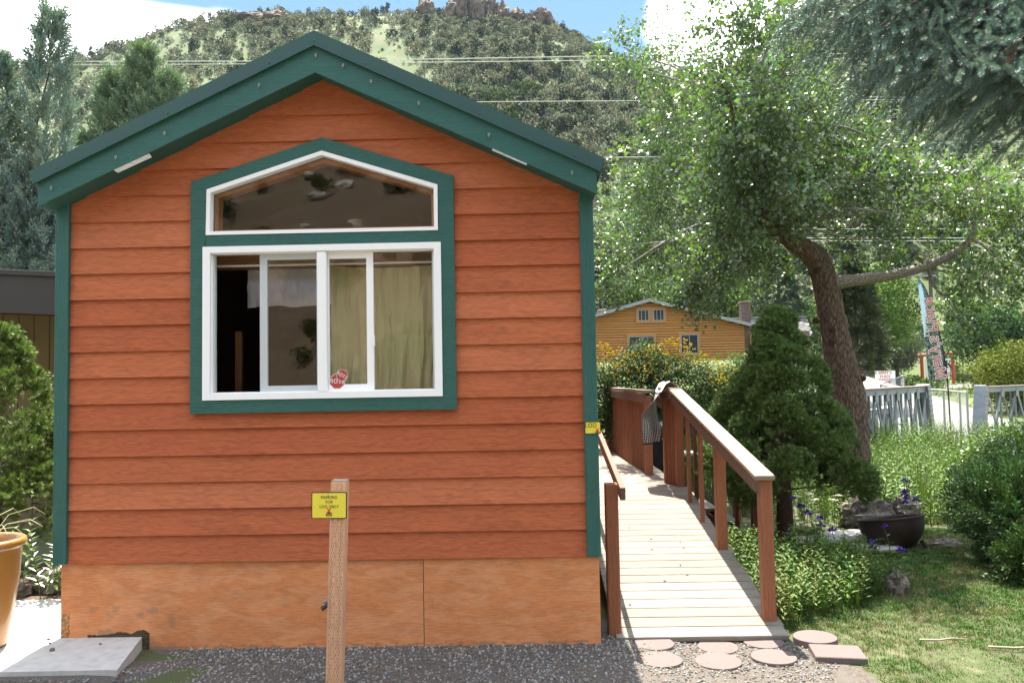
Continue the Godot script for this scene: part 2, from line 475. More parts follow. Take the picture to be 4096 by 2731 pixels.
func cabin() -> void:
	var t := thing("cabin", "small cabin with orange brown lap siding, green trim and a plywood skirt", "cabin")
	var e := 0.1778
	var y0 := 0.5827
	# siding, board by board
	var hole := poly([[-0.815, 1.65], [0.805, 1.65], [0.805, 3.08], [0.0, 3.335], [-0.815, 3.08]])
	var gable := poly([[-1.80, 0.0], [1.80, 0.0], [1.80, 3.06], [0.0, 3.90], [-1.80, 3.06]])
	for i in 19:
		var yb := y0 + e * i
		var r := poly([[-1.76, yb], [1.76, yb], [1.76, yb + e + 0.02], [-1.76, yb + e + 0.02]])
		for q in Geometry2D.intersect_polygons(r, gable):
			for s in Geometry2D.clip_polygons(q, hole):
				if s.size() > 2:
					obj("siding_board", lap_board(s, yb, e), M.siding[rng.randi() % 4], t)
	# walls behind, floor and the dark room
	var b := B.new()
	for s in Geometry2D.clip_polygons(poly([[-1.80, 0.02], [1.80, 0.02], [1.80, 3.0], [0.0, 3.84], [-1.80, 3.0]]), poly([[-0.77, 1.70], [0.76, 1.70], [0.76, 2.66], [-0.77, 2.66]])):
		pass
	var outer := poly([[-1.80, 0.60], [1.80, 0.60], [1.80, 3.0], [0.0, 3.84], [-1.80, 3.0]])
	for part in [[[-1.80, 0.6], [1.80, 0.6], [1.80, 1.69], [-1.80, 1.69]], [[-1.80, 1.69], [-0.78, 1.69], [-0.78, 3.07], [-1.80, 3.0]], [[0.77, 1.69], [1.80, 1.69], [1.80, 3.0], [0.77, 3.07]], [[-0.78, 2.69], [0.77, 2.69], [0.77, 2.79], [-0.78, 2.79]], [[-1.80, 3.0], [-0.78, 3.07], [0.0, 3.325], [0.0, 3.84]], [[1.80, 3.0], [0.0, 3.84], [0.0, 3.325], [0.77, 3.07]]]:
		b.prism(poly(part), -0.10, -0.031)
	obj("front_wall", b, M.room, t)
	for sx in [-1.0, 1.0]:
		b = B.new()
		b.box(Vector3(sx * 1.77, 1.8, -4.55), Vector3(0.08, 2.45, 8.9), Basis())
		obj("side_wall", b, M.siding[1], t)
		b = B.new()
		b.box(Vector3(sx * 1.725, 1.8, -2.35), Vector3(0.006, 2.4, 4.4), Basis())
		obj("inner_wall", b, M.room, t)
	b = B.new()
	b.prism(poly([[-1.80, 0.6], [1.80, 0.6], [1.80, 3.0], [0.0, 3.84], [-1.80, 3.0]]), -9.0, -8.9)
	obj("back_wall", b, M.siding[1], t)
	b = B.new()
	b.prism(poly([[-1.73, 0.72], [1.73, 0.72], [1.73, 3.0], [0.0, 3.8], [-1.73, 3.0]]), -4.6, -4.5)
	obj("partition", b, M.room, t)
	b = B.new()
	b.box(Vector3(0, 0.66, -4.5), Vector3(3.48, 0.12, 8.78))
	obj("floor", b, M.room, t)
	# plywood skirt
	b = B.new()
	b.prism(poly([[0, 0], [2.446, 0], [2.446, 0.63], [0, 0.63]]), -0.018, 0.0)
	obj("skirt_panel", b, M.ply, t, Vector3(-1.797, -0.05, -0.014)).set_meta("label", "wide plywood skirt panel, mossy along its lower left edge")
	b = B.new()
	b.prism(poly([[0, 0], [1.175, 0], [1.175, 0.63], [0, 0.63]]), -0.018, 0.0)
	obj("skirt_panel", b, M.ply2, t, Vector3(0.653, -0.05, -0.014))
	for sx in [-1.0, 1.0]:
		b = B.new()
		b.box(Vector3(sx * 1.79, 0.27, -4.5), Vector3(0.018, 0.64, 8.9))
		obj("skirt_side", b, M.ply_edge, t)
	# corner trim
	for c in [[-1.833, -1.742], [1.745, 1.838]]:
		b = B.new()
		b.box(Vector3((c[0] + c[1]) * 0.5, (0.583 + 3.09) * 0.5, 0.014), Vector3(c[1] - c[0], 3.09 - 0.583, 0.034), Basis(), 0.003)
		b.box(Vector3(c[0] + 0.009 if c[0] < 0 else c[1] - 0.009, (0.583 + 3.0) * 0.5, -0.05), Vector3(0.018, 3.0 - 0.586, 0.09), Basis(), 0.003)
		obj("corner_trim", b, M.green, t)
	# roof
	var sl := 0.474
	for sx in [-1.0, 1.0]:
		var line := func(x: float, top: float) -> Vector2: return Vector2(sx * x, top - sl * x)
		# metal rake trim, with a lip along its lower edge
		b = B.new()
		b.prism(poly2([line.call(0.0, 4.105), line.call(1.909, 4.105), line.call(1.909, 4.105) + Vector2(-sx * 0.034, -0.084), line.call(0.0, 4.006)]), 0.196, 0.212)
		b.prism(poly2([line.call(0.0, 4.014), line.call(1.876, 4.014), line.call(1.874, 4.000), line.call(0.0, 4.000)]), 0.2121, 0.222)
		obj("rake_trim", b, M.green_metal, t)
		# painted fascia with a plumb cut
		b = B.new()
		b.prism(poly2([line.call(0.0, 4.006), line.call(1.850, 4.006), line.call(1.850, 4.006) + Vector2(sx * 0.006, -0.162), line.call(0.0, 3.826)]), 0.176, 0.1955)
		obj("fascia_board", b, M.green, t)
		b = B.new()
		b.prism(poly2([line.call(0.0, 3.868), line.call(1.846, 3.868), line.call(1.846, 3.850), line.call(0.0, 3.850)]), -9.0, 0.1755)
		obj("soffit", b, M.soffit, t)
		b = B.new()
		b.prism(poly2([line.call(0.0, 4.090), line.call(1.905, 4.090), line.call(1.875, 3.975), line.call(0.0, 3.985)]), -9.2, 0.175)
		obj("roof_panel", b, M.green_metal, t)
		b = B.new()
		b.box(Vector3(sx * 1.858, 3.045, -4.55), Vector3(0.018, 0.16, 8.9))
		obj("eave_board", b, M.pale_wood, t)
	# pale bare strips where the paint ends under the fascia
	for q in [[[-1.345, 3.199], [-1.107, 3.305], [-1.090, 3.280], [-1.315, 3.181]], [[1.172, 3.285], [1.398, 3.178], [1.392, 3.168], [1.166, 3.273]]]:
		b = B.new()
		b.prism(poly(q), 0.1956, 0.2)
		obj("bare_strip", b, M.pale_wood, t)
	# screw hooks along the fascia, screws along the metal
	var hook := B.new()
	var ringp := PackedVector3Array()
	var ringr := PackedFloat32Array()
	for k in 13:
		ringp.append(Vector3(sin(TAU * k / 12.0) * 0.006, cos(TAU * k / 12.0) * 0.008 + 0.006, 0.016))
		ringr.append(0.0022)
	hook.tube(ringp, ringr, 5)
	hook.rod(Vector3(0, -0.012, 0.016), Vector3(0, -0.002, 0.016), 0.0022, 5)
	hook.rod(Vector3(0, 0, -0.002), Vector3(0, 0, 0.016), 0.003, 5)
	var hm := hook.mesh()
	for h in [[-1.755, 0.55], [-1.325, 0.60], [-1.0, 0.60], [-0.37, 0.55], [0.01, 0.42], [0.19, 0.35], [0.375, 0.50], [0.69, 0.52], [1.15, 0.55], [1.69, 0.60]]:
		put("screw_hook", hm, M.screw, t, Vector3(h[0], 4.006 - sl * absf(h[0]) - 0.165 * h[1], 0.1955))
	var head := B.new()
	head.lathe(PackedVector2Array([Vector2(0.007, 0), Vector2(0.006, 0.004), Vector2(0.0, 0.005)]), Vector3.ZERO, 8, Basis(Vector3.RIGHT, PI / 2))
	var hd := head.mesh()
	for x in [-1.72, -0.98, -0.30, 0.0, 0.34, 1.09, 1.71]:
		put("trim_screw", hd, M.green_metal, t, Vector3(x, 4.035 - sl * absf(x), 0.212))
	# window trim boards
	for q in [[[-0.906, 1.574], [-0.812, 1.574], [-0.795, 3.10], [-0.902, 3.152]], [[0.798, 1.574], [0.896, 1.572], [0.894, 3.155], [0.790, 3.10]], [[-0.812, 1.574], [0.798, 1.574], [0.80, 1.664], [-0.815, 1.664]], [[-0.81, 2.704], [0.797, 2.704], [0.792, 2.783], [-0.80, 2.783]], [[-0.902, 3.1525], [-0.795, 3.0985], [-0.0005, 3.349], [-0.0005, 3.439]], [[0.894, 3.1555], [0.0005, 3.439], [0.0005, 3.349], [0.790, 3.0985]]]:
		b = B.new()
		b.off = Vector2(rng.randf() * 4, rng.randf() * 4)
		b.prism(poly(q), 0.0065, 0.031)
		obj("window_trim", b, M.green, t)
	# upper gable window
	var w := Node3D.new()
	w.name = "window"
	t.add_child(w, true)
	w.set_meta("label", "five sided white gable window above the slider")
	var uo := [[-0.797, 2.784], [0.786, 2.784], [0.787, 3.096], [-0.001, 3.347], [-0.791, 3.097]]
	var ui := [[-0.770, 2.808], [0.760, 2.808], [0.760, 3.074], [-0.001, 3.318], [-0.766, 3.074]]
	frame_ring(uo, ui, -0.03, 0.036, M.white, w, "frame")
	for z in [-0.012, -0.024]:
		b = B.new()
		var pl := poly(ui)
		for k in [[0, 1, 2], [0, 2, 3], [0, 3, 4]]:
			b.tri(Vector3(pl[k[0]].x, pl[k[0]].y, z), Vector3(pl[k[1]].x, pl[k[1]].y, z), Vector3(pl[k[2]].x, pl[k[2]].y, z))
		obj("pane", b, M.glass, w)
	var ci := [[-0.745, 2.83], [0.735, 2.83], [0.735, 3.055], [-0.001, 3.285], [-0.741, 3.055]]
	frame_ring(ui, ci, -0.13, -0.045, M.pine, w, "inner_casing")
	# lower slider
	w = Node3D.new()
	w.name = "window"
	t.add_child(w, true)
	w.set_meta("label", "white two part sliding window, its left side slid open")
	var lo := [[-0.819, 1.663], [0.803, 1.663], [0.804, 2.703], [-0.817, 2.703]]
	var li := [[-0.768, 1.706], [0.757, 1.706], [0.757, 2.660], [-0.766, 2.660]]
	frame_ring(lo, li, -0.04, 0.040, M.white, w, "frame")
	b = B.new()
	b.box(Vector3(-0.0085, 2.183, 0.0), Vector3(0.064, 0.952, 0.07), Basis(), 0.006)
	obj("mullion", b, M.white, w)
	frame_ring(li, [[-0.760, 1.714], [0.749, 1.714], [0.749, 2.652], [-0.758, 2.652]], -0.04, 0.012, M.white, w, "bead")
	# inner channel lines of the frame
	for q in [[-0.758, 1.716, -0.752, 2.650], [0.741, 1.716, 0.747, 2.650]]:
		b = B.new()
		b.box(Vector3((q[0] + q[2]) / 2, 2.183, -0.02), Vector3(0.014, 0.93, 0.03), Basis(), 0.002)
		obj("channel", b, M.grey_vinyl, w)
	var sl_l := sash(-0.443, 1.712, -0.042, 2.652, 0.050, 0.012, 0.040, -0.01, M.grey_vinyl, w)
	sl_l.set_meta("label", "grey framed sash slid behind the centre post")
	sash(0.025, 1.712, 0.335, 2.652, 0.008, 0.046, 0.042, -0.004, M.white, w)
	pane(0.335, 1.708, 0.757, 2.658, -0.026, w)
	pane(0.335, 1.708, 0.757, 2.658, -0.036, w)
	b = B.new()
	b.box(Vector3(0.338, 2.045, 0.004), Vector3(0.012, 0.075, 0.016), Basis(), 0.003)
	obj("latch", b, M.white, w)
	# room: beam, post, hung cloth, curtain
	b = B.new()
	b.beam(Vector3(-1.68, 2.72, -0.62), Vector3(1.68, 2.72, -0.62), 0.09, 0.16)
	obj("ceiling_beam", b, M.pine, t)
	b = B.new()
	b.box(Vector3(-0.86, 1.45, -0.75), Vector3(0.045, 1.45, 0.05), Basis(), 0.004)
	obj("bunk_post", b, M.pine, t)
	var cur := Node3D.new()
	cur.name = "curtain"
	cur.set_meta("label", "thin yellowish curtain drawn behind the right half of the slider")
	cur.set_meta("category", "curtain")
	add_child(cur)
	cloth_sheet(cur, "cloth", M.curtain, 0.0, 0.80, 1.62, 2.585, -0.17, 0.022, 26.0)
	b = B.new()
	b.rod(Vector3(-0.85, 2.6, -0.17), Vector3(0.86, 2.6, -0.17), 0.008, 8)
	obj("curtain_rod", b, M.white, cur)
	var hung := Node3D.new()
	hung.name = "hanging_cloth"
	add_child(hung)
	tag(hung, "white cloth hung high inside the dark open window half", "cloth")
	cloth_sheet(hung, "cloth", M.cloth_white, -0.78, 0.10, 2.36, 2.78, -0.72, 0.012, 8.0)
	# stickers on the glass, read from inside
	var st: Node3D
	for k in 2:
		var c := Vector3([0.085, 0.118][k], [1.775, 1.815][k], [-0.0035, -0.0025][k])
		var r: float = [0.055, 0.042][k]
		st = thing("stop_sticker", ["larger red octagonal STOP sticker low on the window glass", "smaller tilted red octagonal STOP sticker overlapping the larger one on the glass"][k], "sticker", c)
		st.rotation.z = [-0.06, -0.5][k]
		for ring in [[r, M.sticker_white, 0.0, "border"], [r * 0.92, M.sticker_red, 0.0006, "face"]]:
			b = B.new()
			var oc := []
			for a in 8:
				oc.append([cos(TAU * (a + 0.5) / 8) * ring[0], sin(TAU * (a + 0.5) / 8) * ring[0]])
			b.prism(poly(oc), ring[2], ring[2] + 0.0005)
			obj(ring[3], b, ring[1], st)
		text("lettering", "STOP", r * 0.78, 0.0004, M.sticker_white, st, Vector3(0, 0, 0.0016), Basis(Vector3.UP, PI), "Droid Sans", 700)
	# hose tap through the skirt
	var tap := thing("hose_tap", "dark iron hose tap poking through the plywood skirt", "tap", Vector3(-0.002, 0.285, -0.014))
	b = B.new()
	b.rod(Vector3(0.03, 0.02, 0), Vector3(0.03, 0.02, 0.06), 0.012, 10)
	b.tube(PackedVector3Array([Vector3(0.03, 0.02, 0.055), Vector3(0.015, 0.01, 0.07), Vector3(-0.012, -0.008, 0.08)]), PackedFloat32Array([0.012, 0.013, 0.015]), 10)
	obj("spout", b, M.iron, tap)
	b = B.new()
	b.rod(Vector3(0.02, 0.02, 0.055), Vector3(0.012, 0.035, 0.062), 0.005, 6)
	b.box(Vector3(0.01, 0.04, 0.065), Vector3(0.04, 0.012, 0.02), Basis(Vector3.BACK, 0.4), 0.003)
	obj("handle", b, M.galv, tap)
	# LOO sign on the right corner trim
	var sg := thing("small_sign", "small yellow LOO sign screwed to the green corner trim", "sign", Vector3(1.801, 1.4345, 0.0315))
	sign_plate(sg, 0.108, 0.084)
	text("lettering", "LOO", 0.040, 0.0015, M.black, sg, Vector3(-0.012, 0.017, 0.0065))
	camp_logo(sg, Vector3(0.03, -0.022, 0.0062), 0.030)


func poly2(a: Array) -> PackedVector2Array:
	var o := PackedVector2Array(a)
	if Geometry2D.is_polygon_clockwise(o):
		o.reverse()
	return o


func cloth_sheet(parent: Node, called: String, mt: Material, x0: float, x1: float, y0: float, y1: float, z: float, deep: float, folds: float) -> void:
	var b := B.new()
	var nx := 60
	var ny := 8
	var q := noise(91, 1.0, 2)
	var f := func(i: int, j: int) -> Vector3:
		var u := float(i) / nx
		var v := float(j) / ny
		var x := lerpf(x0, x1, u) + 0.012 * q.get_noise_2d(u * 6.0, v * 3.0)
		return Vector3(x, lerpf(y0, y1, v) - 0.02 * sin(PI * u) * v + (0.02 * q.get_noise_2d(u * 3.0, 7.0) if j == 0 else 0.0), z + deep * sin(u * folds + 0.9 * q.get_noise_2d(u * 8.0, v * 1.5) * 3.0) * lerpf(1.0, 0.55, v))
	for i in nx:
		for j in ny:
			b.quad(f.call(i, j), f.call(i + 1, j), f.call(i + 1, j + 1), f.call(i, j + 1))
	obj(called, b, mt, parent)


func rounded(w: float, h: float, r: float) -> PackedVector2Array:
	var o := PackedVector2Array()
	for k in 4:
		var c := Vector2([1, -1, -1, 1][k] * (w / 2 - r), [1, 1, -1, -1][k] * (h / 2 - r))
		for a in 5:
			o.append(c + Vector2.from_angle(PI / 2 * (k + a / 4.0)) * r)
	return o


func sign_plate(parent: Node, w: float, h: float) -> void:
	var b := B.new()
	b.prism(rounded(w, h, 0.008), 0.0, 0.004)
	obj("border", b, M.black, parent)
	b = B.new()
	b.prism(rounded(w - 0.010, h - 0.010, 0.006), 0.0042, 0.0055)
	obj("face", b, M.yellow, parent)
	var sc := B.new()
	sc.lathe(PackedVector2Array([Vector2(0.0035, 0), Vector2(0.003, 0.002), Vector2(0.0, 0.0025)]), Vector3.ZERO, 8, Basis(Vector3.RIGHT, PI / 2))
	for y in [h * 0.40, -h * 0.40]:
		put("screw", sc.mesh(), M.galv, parent, Vector3(-0.004, y, 0.0056))


func camp_logo(parent: Node, at: Vector3, s: float) -> void:
	# a red tent outline whose poles cross at the top, a small black tent in it, three letters below
	var b := B.new()
	for sx in [-1.0, 1.0]:
		b.prism(poly([[sx * -0.42 * s, 0.62 * s], [sx * -0.24 * s, 0.62 * s], [sx * 0.56 * s, -0.30 * s], [sx * 0.34 * s, -0.30 * s]]), 0.0 + 0.0003 * (sx + 1), 0.001 + 0.0003 * (sx + 1))
	obj("emblem", b, M.logo_red, parent, at)
	b = B.new()
	b.prism(poly([[-0.26 * s, -0.30 * s], [0.26 * s, -0.30 * s], [0.0, 0.02 * s]]), 0.0, 0.002)
	obj("emblem", b, M.black, parent, at)
	text("lettering", "KOA", s * 0.52, 0.001, M.black, parent, at + Vector3(0, -0.52 * s, 0.0008), Basis(), "Droid Sans", 700)


# ---------------------------------------------------------------- ramp, landing, stair
func dy(z: float) -> float:
	# height of the walking surface
	return clampf((-0.15 - z) * 0.167, 0.0, 0.551)


func wood(called: String, parent: Node, a: Vector3, c: Vector3, wide: float, high: float, mt: Material, ch := 0.004) -> MeshInstance3D:
	var b := B.new()
	b.off = Vector2(rng.randf() * 5.0, rng.randf() * 5.0)
	b.beam(a, c, wide, high, ch, Vector3.UP if absf((c - a).normalized().y) < 0.95 else Vector3.BACK)
	return obj(called, b, mt, parent)


func ramp() -> void:
	var t := thing("ramp", "wooden ramp and landing along the cabin with reddish posts and railings", "ramp")
	var ang := atan(0.167)
	# sloping boards
	var z := -0.15
	var i := 0
	while z > -3.42:
		var b := B.new()
		b.off = Vector2(rng.randf() * 7, rng.randf() * 5)
		var wob := rng.randf_range(-0.012, 0.012)
		b.box(Vector3(2.535 + wob * 0.5, dy(z - 0.07) - 0.019, z - 0.07), Vector3(1.18 + wob, 0.038, 0.1385), Basis(Vector3.RIGHT, ang), 0.004)
		obj("deck_board", b, M.deck[rng.randi() % 3], t)
		z -= 0.1438
		i += 1
	z = -3.46
	while z > -9.0:
		var b := B.new()
		b.off = Vector2(rng.randf() * 7, rng.randf() * 5)
		b.box(Vector3(2.50, 0.551 - 0.019, z - 0.07), Vector3(1.18, 0.038, 0.1385), Basis(), 0.004)
		obj("deck_board", b, M.deck[rng.randi() % 3], t)
		z -= 0.1445
	# stringers
	for x in [1.985, 3.085]:
		wood("stringer", t, Vector3(x, dy(-0.22) - 0.075, -0.22), Vector3(x, dy(-3.45) - 0.11, -3.45), 0.038, 0.07 if x < 2.5 else 0.09, M.dark_wood)
	for x in [1.95, 3.06]:
		wood("joist", t, Vector3(x, 0.44, -3.47), Vector3(x, 0.44, -9.0), 0.038, 0.14, M.dark_wood)
	# right railing of the slope
	for pz in [-0.39, -1.69]:
		wood("post", t, Vector3(3.052, -0.12, pz), Vector3(3.052, dy(pz) + 0.985, pz), 0.089, 0.089, M.red_wood, 0.006)
	wood("post", t, Vector3(3.052, -0.12, -3.49), Vector3(3.052, 1.575, -3.49), 0.089, 0.089, M.red_wood, 0.006)
	wood("hand_rail", t, Vector3(2.993, dy(-0.34) + 0.945, -0.34), Vector3(2.993, dy(-3.5) + 0.945 + 0.02, -3.5), 0.038, 0.089, M.dark_wood)
	wood("rail_cap", t, Vector3(3.035, dy(-0.31) + 1.012, -0.31), Vector3(3.035, dy(-3.5) + 1.055, -3.52), 0.14, 0.038, M.cap_wood, 0.006)
	for bz in [-2.35, -2.92]:
		wood("baluster", t, Vector3(3.035, dy(bz) - 0.10, bz), Vector3(3.035, dy(bz) + 0.96, bz), 0.038, 0.038, M.red_wood2, 0.003)
	# short level railing at the head of the slope
	for k in 4:
		wood("baluster", t, Vector3(3.02 - 0.012 * k, 0.42, -3.575 - 0.05 * k), Vector3(3.02 - 0.012 * k, 1.56, -3.575 - 0.05 * k), 0.038, 0.038, M.red_wood if k % 2 else M.red_wood2, 0.003)
	wood("post", t, Vector3(2.975, 0.3, -3.80), Vector3(2.975, 1.56, -3.80), 0.089, 0.089, M.red_wood, 0.006)
	wood("hand_rail", t, Vector3(2.985, 1.555, -3.45), Vector3(2.93, 1.555, -3.86), 0.038, 0.089, M.dark_wood)
	wood("rail_cap", t, Vector3(3.03, 1.6215, -3.525), Vector3(2.96, 1.6215, -3.88), 0.14, 0.038, M.cap_wood, 0.006)
	# long slatted railing behind the stair opening
	var p0 := Vector3(2.86, 0, -4.52)
	var p1 := Vector3(2.76, 0, -8.70)
	for k in 33:
		var p := p0.lerp(p1, (k + 0.6) / 33.0)
		if k % 11 == 10:
			wood("post", t, p + Vector3(0.03, 0.25, 0), p + Vector3(0.03, 1.52, 0), 0.089, 0.089, M.red_wood, 0.006)
		else:
			wood("baluster", t, p + Vector3(0, 0.42, 0), p + Vector3(0, 1.50, 0), 0.038, 0.038, [M.red_wood, M.red_wood2][rng.randi() % 2], 0.003)
	wood("post", t, p0 + Vector3(0.01, 0.2, 0), p0 + Vector3(0.01, 1.53, 0), 0.089, 0.089, M.red_wood, 0.006)
	wood("hand_rail", t, p0 + Vector3(-0.035, 1.505, 0.05), p1 + Vector3(-0.035, 1.505, 0), 0.038, 0.12, M.dark_wood)
	wood("rail_cap", t, p0 + Vector3(0.02, 1.5855, 0.06), p1 + Vector3(0.02, 1.5855, 0), 0.14, 0.038, M.cap_wood, 0.006)
	# left hand rail: post by the cabin and a sloping rail
	wood("post", t, Vector3(1.942, -0.12, -0.245), Vector3(1.942, 1.03, -0.245), 0.089, 0.089, M.red_wood, 0.006)
	wood("hand_rail", t, Vector3(2.014, 0.965, -0.16), Vector3(2.014, 0.965 + 0.167 * 2.9, -3.06), 0.038, 0.089, M.dark_wood)
	wood("post", t, Vector3(1.942, 0.1, -3.0), Vector3(1.942, 1.40, -3.0), 0.089, 0.089, M.red_wood, 0.006)
	# stair down to the garden
	var s := thing("garden_stair", "short wooden stair stepping down from the landing into the garden", "stair")
	for k in 4:
		var x := 3.16 + 0.245 * k
		wood("tread", s, Vector3(x + 0.02, 0.375 - 0.158 * k, -3.88), Vector3(x + 0.02, 0.375 - 0.158 * k, -4.62), 0.27, 0.038, M.deck[k % 3])
		wood("riser", s, Vector3(x - 0.10, 0.445 - 0.158 * k, -3.9), Vector3(x - 0.10, 0.445 - 0.158 * k, -4.6), 0.02, 0.095, M.dark_wood)
	for zz in [-3.85, -4.65]:
		wood("stringer", s, Vector3(3.03, 0.33, zz), Vector3(4.15, -0.38, zz), 0.038, 0.2, M.dark_wood)
		wood("hand_rail", s, Vector3(3.0, 1.47, zz), Vector3(4.06, 0.62, zz), 0.038, 0.089, M.dark_wood)
		wood("rail_cap", s, Vector3(3.0, 1.535, zz), Vector3(4.08, 0.67, zz), 0.12, 0.032, M.red_wood2, 0.005)
		wood("post", s, Vector3(3.97, -0.2, zz), Vector3(3.97, 0.66, zz), 0.089, 0.089, M.red_wood, 0.006)
		for bx in [3.30, 3.55, 3.76]:
			wood("baluster", s, Vector3(bx, 0.18 - 0.645 * (bx - 3.16), zz), Vector3(bx, 1.42 - 0.80 * (bx - 3.03), zz), 0.038, 0.038, M.red_wood2, 0.003)
	towel()


func towel() -> void:
	# a kitchen towel thrown over the head of the railing: checked on its face, plain on its back
	var t := thing("towel", "black and white checked towel draped over the ramp railing", "towel")
	var path := []
	var q := noise(95, 1.0, 2)
	# outline across the rail, from the inner hem up over the cap and down the outer side
	for k in 28:
		var u := k / 27.0
		var p: Vector2
		if u < 0.68:
			var w := u / 0.68
			p = Vector2(2.905 + 0.012 * sin(w * 5.0), lerpf(1.0, 1.60, w))
		elif u < 0.82:
			var w := (u - 0.68) / 0.14
			p = Vector2(lerpf(2.905, 3.09, w), 1.60 + 0.095 * sin(PI * minf(w * 0.9 + 0.12, 1.0)))
		else:
			var w := (u - 0.82) / 0.18
			p = Vector2(3.09 + 0.035 * w, lerpf(1.63, 1.50, w))
		path.append(p)
	for side in 2:
		var b := B.new()
		var nz := 14
		var f := func(i: int, j: int) -> Vector3:
			var u := j / 27.0
			var v := i / float(nz)
			var hang := clampf((0.68 - u) / 0.68, 0.0, 1.0)
			var fold := sin(v * 11.0 + u * 2.0) * 0.030 * hang + q.get_noise_2d(v * 3.0, u * 3.0) * 0.02
			var wide := lerpf(0.46, 0.34, hang)
			var ripple := 0.03 * sin(v * 7.0 + 1.0) * clampf((u - 0.62) * 5.0, 0.0, 1.0)
			var inward := 0.24 * (1.0 - v) * clampf(hang * 2.2, 0.0, 1.0)
			return Vector3(path[j].x - 0.012 - fold - inward + side * 0.004, path[j].y + ripple, -3.56 - wide * v + 0.05 * hang * sin(u * 9.0))
		var from := 0 if side == 0 else 0
		for j in range(from, 27):
			for i in nz:
				var a: Vector3 = f.call(i, j)
				var c: Vector3 = f.call(i + 1, j)
				var d: Vector3 = f.call(i + 1, j + 1)
				var e: Vector3 = f.call(i, j + 1)
				var checked := j < 18
				if (side == 0) == checked:
					b.quad_uv(a, c, d, e, Vector2(i / float(nz), j / 18.0), Vector2((i + 1.0) / nz, j / 18.0), Vector2((i + 1.0) / nz, (j + 1) / 18.0), Vector2(i / float(nz), (j + 1) / 18.0))
		obj(["face", "back"][side], b, [M.towel_check, M.towel_white][side], t)


